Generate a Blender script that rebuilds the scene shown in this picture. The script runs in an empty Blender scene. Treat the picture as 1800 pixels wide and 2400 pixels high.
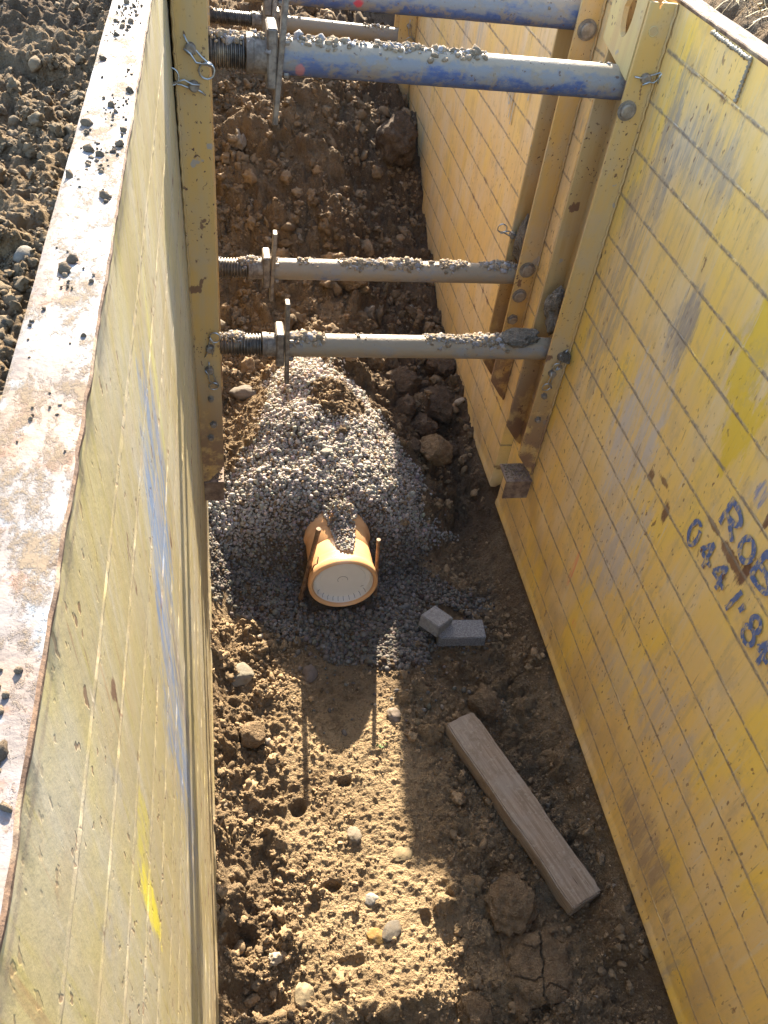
import bpy, math, random
import numpy as np
from mathutils import Vector, Matrix, Quaternion

random.seed(7)
RNG = np.random.default_rng(11)
SC = bpy.context.scene
COL = SC.collection

# ------------------------------------------------------------------ camera
CAM_Z = 2.87
cd = bpy.data.cameras.new("camera")
cam = bpy.data.objects.new("camera", cd)
COL.objects.link(cam)
cd.sensor_fit = 'HORIZONTAL'
cd.sensor_width = 36.0
cd.lens = 36.0 * 1951.1 / 1800.0
cd.clip_start = 0.02
cd.clip_end = 500
_f = 1951.1
_Y = np.array([465 - 900., -800 - 1200., _f]); _Y /= np.linalg.norm(_Y)
_D = np.array([603 - 900., 3168 - 1200., _f]); _D -= _Y * (_D @ _Y); _D /= np.linalg.norm(_D)
_Z = -_D
_X = np.cross(_Y, _Z)
_R = np.stack([_X, _Y, _Z])
M = Matrix.Identity(4)
for i in range(3):
    M[i][0] = _R[i, 0]; M[i][1] = -_R[i, 1]; M[i][2] = -_R[i, 2]
M[2][3] = CAM_Z
cam.matrix_world = M
SC.camera = cam

# ------------------------------------------------------------------ light
SUN_EL, SUN_AZ = math.radians(27.5), math.radians(7.0)
world = bpy.data.worlds.new("World"); SC.world = world
world.use_nodes = True
wn = world.node_tree; wn.nodes.clear()
sky = wn.nodes.new("ShaderNodeTexSky"); sky.sky_type = 'NISHITA'
sky.sun_disc = False
sky.sun_elevation = SUN_EL; sky.sun_rotation = SUN_AZ
bg = wn.nodes.new("ShaderNodeBackground"); bg.inputs[1].default_value = 0.14
wo = wn.nodes.new("ShaderNodeOutputWorld")
wn.links.new(sky.outputs[0], bg.inputs[0]); wn.links.new(bg.outputs[0], wo.inputs[0])
sd = bpy.data.lights.new("sun", 'SUN'); sun = bpy.data.objects.new("sun", sd); COL.objects.link(sun)
sd.energy = 5.0; sd.angle = math.radians(0.5); sd.color = (1.0, 0.885, 0.70)
sdir = Vector((-math.sin(SUN_AZ) * math.cos(SUN_EL), -math.cos(SUN_AZ) * math.cos(SUN_EL), -math.sin(SUN_EL)))
sun.rotation_euler = sdir.to_track_quat('-Z', 'Y').to_euler()
sun.location = (1, 6, 6)
vs = SC.view_settings
vs.view_transform = 'Standard'; vs.look = 'None'; vs.gamma = 1.0; vs.use_curve_mapping = False
vs.exposure = 2.42
SC.cycles.max_bounces = 10; SC.cycles.diffuse_bounces = 8

# ------------------------------------------------------------------ numpy noise
def _hash(ix, iy, iz, seed):
    h = (ix.astype(np.int64) * 374761393 + iy.astype(np.int64) * 668265263 + iz.astype(np.int64) * 2147483647 + seed * 974711) & 0xffffffff
    h = ((h ^ (h >> 13)) * 1274126177) & 0xffffffff
    h = ((h ^ (h >> 16)) * 2246822519) & 0xffffffff
    return ((h ^ (h >> 15)) & 0xffff) / 65535.0 * 2 - 1

def noise2(x, y, seed=0):
    ix = np.floor(x); iy = np.floor(y); fx = x - ix; fy = y - iy
    ux = fx * fx * fx * (fx * (fx * 6 - 15) + 10); uy = fy * fy * fy * (fy * (fy * 6 - 15) + 10)
    z = np.zeros_like(ix)
    a = _hash(ix, iy, z, seed); b = _hash(ix + 1, iy, z, seed)
    c = _hash(ix, iy + 1, z, seed); d = _hash(ix + 1, iy + 1, z, seed)
    return (a * (1 - ux) + b * ux) * (1 - uy) + (c * (1 - ux) + d * ux) * uy

def noise3(x, y, z, seed=0):
    ix = np.floor(x); iy = np.floor(y); iz = np.floor(z); fx = x - ix; fy = y - iy; fz = z - iz
    ux = fx * fx * (3 - 2 * fx); uy = fy * fy * (3 - 2 * fy); uz = fz * fz * (3 - 2 * fz)
    r = 0
    for dz in (0, 1):
        wz = uz if dz else 1 - uz
        for dy in (0, 1):
            wy = uy if dy else 1 - uy
            for dx in (0, 1):
                wx = ux if dx else 1 - ux
                r = r + _hash(ix + dx, iy + dy, iz + dz, seed) * wx * wy * wz
    return r

def fbm2(x, y, sc, octv=4, seed=0, gain=0.5):
    s = 0; a = 1.0
    for o in range(octv):
        s = s + a * noise2(x / sc + 17.3 * o, y / sc - 9.1 * o, seed + o)
        sc *= 0.5; a *= gain
    return s

def sstep(a, b, x):
    t = np.clip((x - a) / (b - a), 0, 1)
    return t * t * (3 - 2 * t)

# ------------------------------------------------------------------ mesh helpers
def mesh_np(name, V, F, mats=(), smooth=True, midx=None, attrs=None):
    """V (n,3) and F (m,k) arrays, all faces of k corners, or a list of such arrays"""
    me = bpy.data.meshes.new(name)
    V = np.asarray(V, dtype=np.float32)
    Fs = F if isinstance(F, list) else [F]
    Fs = [np.asarray(f, dtype=np.int32) for f in Fs if len(f)]
    me.vertices.add(len(V)); me.vertices.foreach_set("co", V.ravel())
    nl = sum(f.size for f in Fs); nf = sum(len(f) for f in Fs)
    me.loops.add(nl); me.loops.foreach_set("vertex_index", np.concatenate([f.ravel() for f in Fs]))
    me.polygons.add(nf)
    tot = np.concatenate([np.full(len(f), f.shape[1], dtype=np.int32) for f in Fs])
    st = np.concatenate([[0], np.cumsum(tot)[:-1]]).astype(np.int32)
    me.polygons.foreach_set("loop_start", st)
    me.polygons.foreach_set("use_smooth", np.full(nf, bool(smooth)))
    if midx is not None:
        me.polygons.foreach_set("material_index", np.asarray(midx, dtype=np.int32))
    for m in mats: me.materials.append(m)
    if attrs:
        for k, v in attrs.items():
            v = np.asarray(v, dtype=np.float32)
            if v.ndim == 1:
                at = me.attributes.new(k, 'FLOAT', 'POINT'); at.data.foreach_set("value", v)
            else:
                at = me.attributes.new(k, 'FLOAT_COLOR', 'POINT')
                at.data.foreach_set("color", np.concatenate([v, np.ones((len(v), 1), np.float32)], 1).ravel())
    me.update(calc_edges=True); me.validate()
    return me

class MB:
    """collects pieces into one mesh"""
    def __init__(self): self.V = []; self.F = {}; self.n = 0
    def add(self, V, F):
        V = np.asarray(V, float)
        for f in F: self.F.setdefault(len(f), []).append([i + self.n for i in f])
        self.V.append(V); self.n += len(V); return self
    def box(self, a, b, bev=0.0):
        a = np.array(a, float); b = np.array(b, float)
        if bev <= 0:
            c = [(x, y, z) for x in (a[0], b[0]) for y in (a[1], b[1]) for z in (a[2], b[2])]
            return self.add(c, [(0, 1, 3, 2), (4, 6, 7, 5), (0, 4, 5, 1), (2, 3, 7, 6), (0, 2, 6, 4), (1, 5, 7, 3)])
        # chamfered box
        V = []; idx = {}
        for sx in (0, 1):
            for sy in (0, 1):
                for sz in (0, 1):
                    for ax in range(3):
                        p = [a[0] if not sx else b[0], a[1] if not sy else b[1], a[2] if not sz else b[2]]
                        s = (sx, sy, sz)
                        for k in range(3):
                            if k != ax: p[k] += bev if not s[k] else -bev
                        idx[(sx, sy, sz, ax)] = len(V); V.append(p)
        F = []
        for ax in range(3):
            o = [k for k in range(3) if k != ax]
            for s in (0, 1):
                q = []
                for (u, v) in ((0, 0), (1, 0), (1, 1), (0, 1)):
                    k = [0, 0, 0]; k[ax] = s; k[o[0]] = u; k[o[1]] = v
                    q.append(idx[(*k, ax)])
                flip = (s == 0) ^ (ax == 1)
                F.append(tuple(reversed(q)) if flip else tuple(q))
        for ax in range(3):           # edges along ax
            o = [k for k in range(3) if k != ax]
            for u in (0, 1):
                for v in (0, 1):
                    k0 = [0, 0, 0]; k1 = [0, 0, 0]; k1[ax] = 1
                    for k in (k0, k1): k[o[0]] = u; k[o[1]] = v
                    F.append((idx[(*k0, o[0])], idx[(*k1, o[0])], idx[(*k1, o[1])], idx[(*k0, o[1])]))
        for sx in (0, 1):
            for sy in (0, 1):
                for sz in (0, 1):
                    F.append(tuple(idx[(sx, sy, sz, ax)] for ax in range(3)))
        return self.add(V, F)
    def prism(self, poly, axis, a, b):
        """poly: 2D points in the two other axes (cyclic order), extruded on axis from a to b"""
        o = [k for k in range(3) if k != axis]; n = len(poly); V = []
        for t in (a, b):
            for p in poly:
                q = [0, 0, 0]; q[axis] = t; q[o[0]] = p[0]; q[o[1]] = p[1]; V.append(q)
        F = [tuple(range(n))[::-1], tuple(range(n, 2 * n))] + [(i, (i + 1) % n, n + (i + 1) % n, n + i) for i in range(n)]
        return self.add(V, F)
    def lathe(self, prof, origin, axis, seg=32, closed_ends=True):
        """prof: list of (t along axis, radius)"""
        ax = Vector(axis).normalized(); u = ax.orthogonal().normalized(); v = ax.cross(u); o = Vector(origin)
        V = []; F = []
        for (t, r) in prof:
            for k in range(seg):
                a = 2 * math.pi * k / seg
                V.append(tuple(o + ax * t + (u * math.cos(a) + v * math.sin(a)) * r))
        for i in range(len(prof) - 1):
            for k in range(seg):
                k2 = (k + 1) % seg
                F.append((i * seg + k, i * seg + k2, (i + 1) * seg + k2, (i + 1) * seg + k))
        if closed_ends:
            F.append(tuple(range(seg))[::-1]); F.append(tuple(range((len(prof) - 1) * seg, len(prof) * seg)))
        return self.add(V, F)
    def tube(self, pts, r, seg=10, cap=True):
        pts = [Vector(p) for p in pts]; n = len(pts); V = []; F = []
        rr = r if isinstance(r, (list, tuple)) else [r] * n
        t0 = (pts[1] - pts[0]).normalized(); u = t0.orthogonal().normalized()
        for i in range(n):
            t = (pts[min(i + 1, n - 1)] - pts[max(i - 1, 0)]).normalized()
            u = (u - t * u.dot(t)).normalized(); v = t.cross(u)
            for k in range(seg):
                a = 2 * math.pi * k / seg
                V.append(tuple(pts[i] + (u * math.cos(a) + v * math.sin(a)) * rr[i]))
        for i in range(n - 1):
            for k in range(seg):
                k2 = (k + 1) % seg
                F.append((i * seg + k, i * seg + k2, (i + 1) * seg + k2, (i + 1) * seg + k))
        if cap: F.append(tuple(range(seg))[::-1]); F.append(tuple(range((n - 1) * seg, n * seg)))
        return self.add(V, F)
    def build(self, name, mat, parent=None, smooth=False, base=(0, 0, 0), auto=None):
        V = np.concatenate(self.V) - np.array(base)
        me = mesh_np(name, V, [np.array(f) for f in self.F.values()], [mat], smooth)
        o = bpy.data.objects.new(name, me); COL.objects.link(o)
        if parent is not None: o.parent = parent
        if auto: 
            sharp_by_angle(me, auto)
        return o

def sharp_by_angle(me, deg):
    import bmesh
    bm = bmesh.new(); bm.from_mesh(me)
    bmesh.ops.recalc_face_normals(bm, faces=bm.faces)
    for f in bm.faces: f.smooth = True
    lim = math.radians(deg)
    for e in bm.edges:
        e.smooth = not (len(e.link_faces) == 2 and e.calc_face_angle(0) > lim)
    bm.to_mesh(me); bm.free()

def tag(o, label=None, cat=None, group=None, kind=None):
    if label: o['label'] = label
    if cat: o['category'] = cat
    if group: o['group'] = group
    if kind: o['kind'] = kind
    return o

def empty(name, loc):
    o = bpy.data.objects.new(name, None); COL.objects.link(o); o.location = loc
    o.empty_display_size = 0.1
    return o

def link(name, me, parent=None, loc=None):
    o = bpy.data.objects.new(name, me); COL.objects.link(o)
    if parent is not None: o.parent = parent
    if loc is not None: o.location = loc
    return o

# ------------------------------------------------------------------ material helpers
class NT:
    def __init__(self, name):
        self.m = bpy.data.materials.new(name); self.m.use_nodes = True
        self.t = self.m.node_tree; self.t.nodes.clear()
        self.out = self.t.nodes.new("ShaderNodeOutputMaterial")
        self.b = self.t.nodes.new("ShaderNodeBsdfPrincipled")
        self.t.links.new(self.b.outputs[0], self.out.inputs[0])
        g = self.t.nodes.new("ShaderNodeNewGeometry"); self.geo = g
        self.pos = g.outputs["Position"]
        sx = self.t.nodes.new("ShaderNodeSeparateXYZ"); self.L(self.pos, sx.inputs[0])
        self.x, self.y, self.z = sx.outputs
    def L(self, a, b): self.t.links.new(a, b)
    def set(self, sock, v):
        if isinstance(v, bpy.types.NodeSocket): self.L(v, sock)
        elif isinstance(v, (tuple, list)) and len(v) == 3 and sock.type == 'RGBA': sock.default_value = (*v, 1)
        else: sock.default_value = v
    def math(self, op, a, b=None, c=None, clamp=False):
        n = self.t.nodes.new("ShaderNodeMath"); n.operation = op; n.use_clamp = clamp
        for i, v in enumerate((a, b, c)):
            if v is not None: self.set(n.inputs[i], v)
        return n.outputs[0]
    def vscale(self, s, rot=None, vec=None):
        n = self.t.nodes.new("ShaderNodeMapping"); self.L(vec or self.pos, n.inputs[0])
        n.inputs["Scale"].default_value = s
        if rot: n.inputs["Rotation"].default_value = rot
        return n.outputs[0]
    def noise(self, scale, detail=4, rough=0.55, vec=None, dist=0.0):
        n = self.t.nodes.new("ShaderNodeTexNoise"); self.L(vec or self.pos, n.inputs["Vector"])
        n.inputs["Scale"].default_value = scale; n.inputs["Detail"].default_value = detail
        n.inputs["Roughness"].default_value = rough; n.inputs["Distortion"].default_value = dist
        return n.outputs["Fac"]
    def voro(self, scale, vec=None, feature='F1'):
        n = self.t.nodes.new("ShaderNodeTexVoronoi"); self.L(vec or self.pos, n.inputs["Vector"])
        n.feature = feature
        n.inputs["Scale"].default_value = scale
        return n.outputs["Distance"]
    def ramp(self, v, a, b):
        n = self.t.nodes.new("ShaderNodeMapRange"); n.clamp = True; n.interpolation_type = 'SMOOTHSTEP'
        self.set(n.inputs["Value"], v); n.inputs["From Min"].default_value = a; n.inputs["From Max"].default_value = b
        return n.outputs["Result"]
    def mix(self, f, a, b, blend='MIX'):
        n = self.t.nodes.new("ShaderNodeMix"); n.data_type = 'RGBA'; n.blend_type = blend; n.clamp_factor = True
        self.set(n.inputs[0], f); self.set(n.inputs[6], a); self.set(n.inputs[7], b)
        return n.outputs[2]
    def mul(self, *a):
        r = a[0]
        for v in a[1:]: r = self.math('MULTIPLY', r, v)
        return r
    def blob(self, p1, p2, c1, c2, r1, r2, soft=0.5, warp=None):
        a = self.math('DIVIDE', self.math('SUBTRACT', p1, c1), r1); b = self.math('DIVIDE', self.math('SUBTRACT', p2, c2), r2)
        d = self.math('SQRT', self.math('ADD', self.math('MULTIPLY', a, a), self.math('MULTIPLY', b, b)))
        if warp is not None: d = self.math('ADD', d, warp)
        return self.math('SUBTRACT', 1.0, self.ramp(d, 1 - soft, 1 + soft))
    def attr(self, name, color=True):
        n = self.t.nodes.new("ShaderNodeAttribute"); n.attribute_name = name
        return n.outputs["Color"] if color else n.outputs["Fac"]
    def fin(self, color, rough=0.7, bump=None, bstr=0.3, bdist=0.01, metal=0.0, spec=0.5):
        self.set(self.b.inputs["Base Color"], color); self.set(self.b.inputs["Roughness"], rough)
        self.set(self.b.inputs["Metallic"], metal); self.set(self.b.inputs["Specular IOR Level"], spec)
        if bump is not None:
            n = self.t.nodes.new("ShaderNodeBump"); n.inputs["Strength"].default_value = bstr; n.inputs["Distance"].default_value = bdist
            self.L(bump, n.inputs["Height"]); self.L(n.outputs[0], self.b.inputs["Normal"])
        return self.m

SEAM0, SEAMD = 0.190, 0.1368

def mat_panel(name, dust=0.3, left=False, far=False, blobs=()):
    k = NT(name)
    st = k.noise(1.0, 4, 0.6, k.vscale((1, 16, 1.3)))             # vertical streaks
    st2 = k.noise(1.0, 3, 0.55, k.vscale((1, 5, 2.2)))
    big = k.noise(1.7, 3, 0.5)
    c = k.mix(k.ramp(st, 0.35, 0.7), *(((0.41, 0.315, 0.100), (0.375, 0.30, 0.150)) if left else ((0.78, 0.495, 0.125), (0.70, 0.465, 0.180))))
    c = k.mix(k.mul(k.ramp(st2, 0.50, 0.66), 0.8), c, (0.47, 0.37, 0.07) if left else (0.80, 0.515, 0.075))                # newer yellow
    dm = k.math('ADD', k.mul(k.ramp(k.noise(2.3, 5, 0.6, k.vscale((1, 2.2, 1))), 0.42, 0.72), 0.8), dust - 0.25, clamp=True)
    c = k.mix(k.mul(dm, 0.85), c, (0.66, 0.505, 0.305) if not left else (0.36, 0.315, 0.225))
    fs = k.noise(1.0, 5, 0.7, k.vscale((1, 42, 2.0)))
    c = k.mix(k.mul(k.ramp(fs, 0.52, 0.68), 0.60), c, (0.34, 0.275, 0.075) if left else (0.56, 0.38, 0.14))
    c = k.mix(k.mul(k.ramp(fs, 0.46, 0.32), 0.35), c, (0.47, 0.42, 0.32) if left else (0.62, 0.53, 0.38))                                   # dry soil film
    sm = k.mul(k.ramp(k.noise(1.0, 6, 0.7, k.vscale((1, 14, 4))), 0.60, 0.70), 0.5)
    c = k.mix(sm, c, (0.27, 0.245, 0.22))                                                # grey smudges
    warp = k.math('MULTIPLY', k.math('SUBTRACT', k.noise(14, 8, 0.75, k.vscale((1, 1.8, 0.45))), 0.5), 3.4)
    brk = k.math('ADD', 0.15, k.mul(k.ramp(k.noise(1.0, 6, 0.75, k.vscale((1, 34, 3.2))), 0.40, 0.56), 0.85))
    for (cy, cz, ry, rz, col, stg) in blobs:
        f = k.blob(k.y, k.z, cy, cz, ry, rz, 0.28, warp)
        c = k.mix(k.mul(f, stg, brk if col[2] > 0.05 else 1.0), c, col)
    # dirt held in the seams
    zz = k.math('ADD', k.z, k.mul(k.math('SUBTRACT', k.noise(14, 3, 0.5), 0.5), 0.006))
    fr = k.math('ABSOLUTE', k.math('SUBTRACT', k.math('FRACT', k.math('ADD', k.math('DIVIDE', k.math('SUBTRACT', zz, SEAM0), SEAMD), 0.5)), 0.5))
    near = k.math('SUBTRACT', 1.0, k.ramp(k.math('ADD', fr, k.mul(k.math('SUBTRACT', k.noise(38, 5, 0.7), 0.5), 0.10)), 0.020, 0.060))
    core = k.math('SUBTRACT', 1.0, k.ramp(k.math('ADD', fr, k.mul(k.math('SUBTRACT', k.noise(70, 4, 0.7), 0.5), 0.05)), 0.012, 0.040))
    nb = k.noise(90, 3, 0.6)
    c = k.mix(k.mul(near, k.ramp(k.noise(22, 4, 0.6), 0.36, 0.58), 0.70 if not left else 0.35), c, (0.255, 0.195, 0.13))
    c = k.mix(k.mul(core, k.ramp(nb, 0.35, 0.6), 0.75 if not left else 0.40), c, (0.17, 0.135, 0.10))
    mot = k.noise(1.0, 6, 0.72, k.vscale((1, 13, 8), (0.5, 0, 0)))
    c = k.mix(k.mul(k.ramp(mot, 0.50, 0.66), 0.35), c, (0.40, 0.30, 0.18))
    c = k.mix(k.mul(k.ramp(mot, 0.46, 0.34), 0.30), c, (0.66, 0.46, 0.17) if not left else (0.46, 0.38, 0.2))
    run = k.mul(k.ramp(k.noise(1.0, 4, 0.6, k.vscale((1, 48, 1.1))), 0.62, 0.72), k.ramp(k.noise(2.5, 3, 0.6), 0.48, 0.60))
    c = k.mix(k.mul(run, 0.45), c, (0.30, 0.16, 0.07))
    # rust specks and larger scabs
    sp = k.mul(k.ramp(k.noise(1.0, 2, 0.5, k.vscale((70, 75, 38))), 0.64, 0.70), k.ramp(k.noise(3.0, 3, 0.6), 0.38, 0.62))
    c = k.mix(k.mul(sp, 0.75), c, (0.16, 0.08, 0.045))
    sc = k.mul(k.ramp(k.noise(1.0, 5, 0.6, k.vscale((16, 20, 8))), 0.655, 0.70), k.ramp(big, 0.5, 0.6))
    c = k.mix(k.mul(sc, 0.85), c, (0.13, 0.055, 0.035))
    seamrust = k.mul(k.math('SUBTRACT', 1.0, k.ramp(fr, 0.03, 0.16)), k.ramp(k.noise(11, 5, 0.65), 0.58, 0.66), k.ramp(k.noise(1.1, 2, 0.5), 0.46, 0.60))
    c = k.mix(k.mul(seamrust, 0.8), c, (0.14, 0.06, 0.035))
    # scratches
    w = k.noise(1.0, 2, 0.5, k.vscale((1, 90, 7), (0.5, 0, 0)))
    c = k.mix(k.mul(k.ramp(w, 0.70, 0.76), 0.55), c, (0.22, 0.13, 0.07))
    w2 = k.noise(1.0, 2, 0.5, k.vscale((1, 80, 6), (-0.35, 0, 0)))
    c = k.mix(k.mul(k.ramp(w2, 0.69, 0.75), 0.5), c, (0.60, 0.50, 0.36))
    # mud near the bottom edge
    low = k.mul(k.math('SUBTRACT', 1.0, k.ramp(k.z, 0.2, 0.75)), k.ramp(k.noise(5, 5, 0.65), 0.35, 0.65))
    c = k.mix(k.mul(low, 0.55), c, (0.36, 0.25, 0.14))
    hb = k.math('ADD', k.mul(k.noise(60, 5, 0.7), 0.6), k.mul(sp, -0.6))
    return k.fin(c, k.math('ADD', 0.42, k.mul(dm, 0.35)), hb, 0.25, 0.004, spec=0.4)

def mat_plate(name, tint=(0.50, 0.30, 0.085)):
    k = NT(name)
    c = k.mix(k.ramp(k.noise(1.0, 4, 0.6, k.vscale((30, 30, 3))), 0.3, 0.7), tint, (0.44, 0.30, 0.13))
    c = k.mix(k.mul(k.ramp(k.noise(6, 5, 0.6), 0.45, 0.7), 0.5), c, (0.36, 0.29, 0.20))
    sp = k.mul(k.ramp(k.noise(1.0, 3, 0.6, k.vscale((95, 95, 70))), 0.62, 0.67), k.ramp(k.noise(3.5, 2, 0.5), 0.40, 0.6))
    c = k.mix(sp, c, (0.085, 0.04, 0.028))
    sc = k.ramp(k.noise(1.0, 5, 0.6, k.vscale((14, 14, 9))), 0.66, 0.69)
    c = k.mix(k.mul(sc, 0.85), c, (0.12, 0.055, 0.035))
    mud = k.ramp(k.noise(19, 3, 0.5), 0.70, 0.73)
    c = k.mix(k.mul(mud, 0.9), c, (0.30, 0.26, 0.21))
    low = k.mul(k.math('SUBTRACT', 1.0, k.ramp(k.z, 0.72, 1.25)), k.ramp(k.noise(12, 5, 0.65), 0.36, 0.52))
    c = k.mix(k.mul(low, 0.9), c, (0.17, 0.095, 0.06))
    return k.fin(c, 0.5, k.noise(70, 4, 0.6), 0.2, 0.003, spec=0.4)

def mat_top(name):
    k = NT(name)
    a = k.noise(7, 5, 0.6); b = k.noise(23, 5, 0.65)
    c = k.mix(k.ramp(a, 0.36, 0.62), (0.125, 0.100, 0.088), (0.200, 0.186, 0.178))
    c = k.mix(k.mul(k.ramp(k.noise(9, 4, 0.6), 0.47, 0.62), 0.75), c, (0.205, 0.145, 0.105))
    c = k.mix(k.mul(k.ramp(b, 0.56, 0.68), 0.7), c, (0.19, 0.090, 0.050))
    c = k.mix(k.mul(k.ramp(k.noise(15, 5, 0.6), 0.57, 0.63), 0.7), c, (0.21, 0.245, 0.275))
    d = k.ramp(k.noise(1.0, 8, 0.80, k.vscale((26, 14, 14))), 0.50, 0.62)
    c = k.mix(k.mul(d, 0.92), c, (0.165, 0.122, 0.078))
    sp = k.ramp(k.noise(70, 3, 0.6), 0.66, 0.70)
    c = k.mix(k.mul(sp, 0.8), c, (0.11, 0.075, 0.05))
    h = k.math('ADD', k.mul(d, 0.5), k.mul(k.noise(80, 4, 0.6), 0.4))
    return k.fin(c, k.math('ADD', 0.62, k.mul(d, 0.3)), h, 0.6, 0.006, spec=0.22)

def mat_soil(name, far=False):
    k = NT(name)
    a = k.noise(4.5, 5, 0.6); b = k.noise(30, 5, 0.65); cN = k.noise(120, 4, 0.6)
    c = k.mix(k.ramp(a, 0.35, 0.68), (0.195, 0.130, 0.070), (0.320, 0.228, 0.132))
    c = k.mix(k.mul(k.ramp(b, 0.42, 0.70), 0.55), c, (0.135, 0.090, 0.054))
    c = k.mix(k.mul(k.ramp(k.noise(16, 3, 0.5), 0.60, 0.72), 0.5), c, (0.26, 0.165, 0.075))
    c = k.mix(k.mul(k.ramp(cN, 0.60, 0.72), 0.35), c, (0.27, 0.215, 0.15))
    tr = k.attr("trodden_lit", False)
    c = k.mix(k.mul(tr, k.ramp(k.noise(11, 5, 0.65), 0.30, 0.55), 0.8), c, (0.47, 0.335, 0.190))  # paler tan: sunlight on the trodden floor put into the soil colour
    dark_soil = k.attr("dark_soil", False)
    c = k.mix(k.mul(dark_soil, 0.75), c, (0.095, 0.066, 0.045))
    gr = k.attr("gravelly", False)
    c = k.mix(k.mul(gr, 0.85), c, (0.105, 0.09, 0.076))
    h = k.math('ADD', k.noise(70, 6, 0.75), k.mul(k.voro(140), 0.35))
    sp = k.ramp(k.noise(170, 2, 0.5), 0.66, 0.72)
    c = k.mix(k.mul(sp, 0.5), c, (0.33, 0.28, 0.21))
    c = k.mix(k.mul(k.ramp(k.noise(95, 5, 0.7), 0.48, 0.34), 0.6), c, (0.085, 0.056, 0.033))
    return k.fin(c, 0.92, h, 1.0, 0.022, spec=0.12)

def mat_tint(name, rough=0.75, bscale=120, bstr=0.6, spec=0.3, bdist=0.004, dirt=0.45):
    """stones and crumbs: colour of each piece from its own tint attribute"""
    k = NT(name)
    t = k.attr("tint")
    c = k.mix(k.mul(k.ramp(k.noise(bscale, 4, 0.65), 0.45, 0.7), dirt), t, (0.11, 0.082, 0.054))
    return k.fin(c, rough, k.noise(bscale * 1.7, 5, 0.7), bstr, bdist, spec=spec)

def mat_clod(name, c1, c2, rough=0.88, sc=22.0):
    k = NT(name)
    c = k.mix(k.ramp(k.noise(sc, 5, 0.65), 0.35, 0.68), c1, c2)
    c = k.mix(k.mul(k.ramp(k.noise(sc * 5, 4, 0.6), 0.55, 0.7), 0.4), c, tuple(v * 1.6 for v in c2))
    h = k.math('ADD', k.noise(70, 6, 0.75), k.mul(k.voro(130), 0.35))
    return k.fin(c, rough, h, 1.0, 0.020 if sc < 50 else 0.006, spec=0.15)

def mat_strut(name, blue=1.0):
    k = NT(name)
    nz = k.t.nodes.new("ShaderNodeSeparateXYZ"); k.L(k.geo.outputs["Normal"], nz.inputs[0])
    up = nz.outputs[2]
    c = k.mix(k.ramp(k.noise(26, 4, 0.6), 0.35, 0.65), (0.045, 0.075, 0.185), (0.075, 0.105, 0.20))
    film = k.ramp(k.math('ADD', k.noise(1.0, 6, 0.65, k.vscale((9, 22, 22))), k.math('MULTIPLY', up, 0.20)), 0.53 - 0.16 * (1 - blue) - 0.16, 0.53 - 0.16 * (1 - blue))
    c = k.mix(k.mul(film, 0.90), c, (0.205, 0.195, 0.18))
    c = k.mix(k.mul(k.ramp(k.noise(20, 6, 0.7), 0.50, 0.62), 0.75), c, (0.235, 0.18, 0.115))
    settled = k.mul(k.ramp(k.math('ADD', up, k.mul(k.math('SUBTRACT', k.noise(35, 4, 0.6), 0.5), 0.9)), 0.45, 0.72), 0.95)
    c = k.mix(settled, c, (0.30, 0.23, 0.15))
    rs = k.ramp(k.noise(60, 3, 0.6), 0.64, 0.69)
    c = k.mix(k.mul(rs, 0.8), c, (0.10, 0.05, 0.03))
    if blue > 0.9:
        wp = k.math('MULTIPLY', k.math('SUBTRACT', k.noise(40, 4, 0.6), 0.5), 1.6)
        c = k.mix(k.mul(k.blob(k.x, k.z, 0.232, 2.112, 0.012, 0.018, 0.3, wp), 0.7, k.ramp(k.y, 2.75, 2.70)), c, (0.48, 0.16, 0.14))
        c = k.mix(k.mul(k.blob(k.x, k.z, 0.452, 2.168, 0.014, 0.014, 0.3, wp), 0.9, k.ramp(k.y, 2.70, 2.75)), c, (0.50, 0.04, 0.05))
    else:
        c = k.mix(k.mul(k.ramp(k.noise(8, 6, 0.7), 0.30, 0.56), 0.85), c, (0.250, 0.190, 0.118))
    return k.fin(c, 0.55, k.noise(85, 5, 0.65), 0.5, 0.004, spec=0.4)

def mat_steel(name, c1=(0.11, 0.085, 0.065), c2=(0.24, 0.20, 0.155), rough=0.6, metal=0.25):
    k = NT(name)
    c = k.mix(k.ramp(k.noise(45, 5, 0.65), 0.35, 0.66), c1, c2)
    c = k.mix(k.mul(k.ramp(k.noise(14, 5, 0.6), 0.52, 0.66), 0.7), c, (0.29, 0.225, 0.15))
    return k.fin(c, rough, k.noise(130, 4, 0.6), 0.5, 0.003, metal=metal)

def mat_plain(name, col, rough=0.5, metal=0.0, var=0.12, sc=40, spec=0.5, bstr=0.1):
    k = NT(name)
    c = k.mix(k.ramp(k.noise(sc, 4, 0.6), 0.3, 0.7), tuple(v * (1 - var) for v in col), tuple(min(1, v * (1 + var)) for v in col))
    return k.fin(c, rough, k.noise(sc * 3, 4, 0.6), bstr, 0.002, metal=metal, spec=spec)

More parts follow.
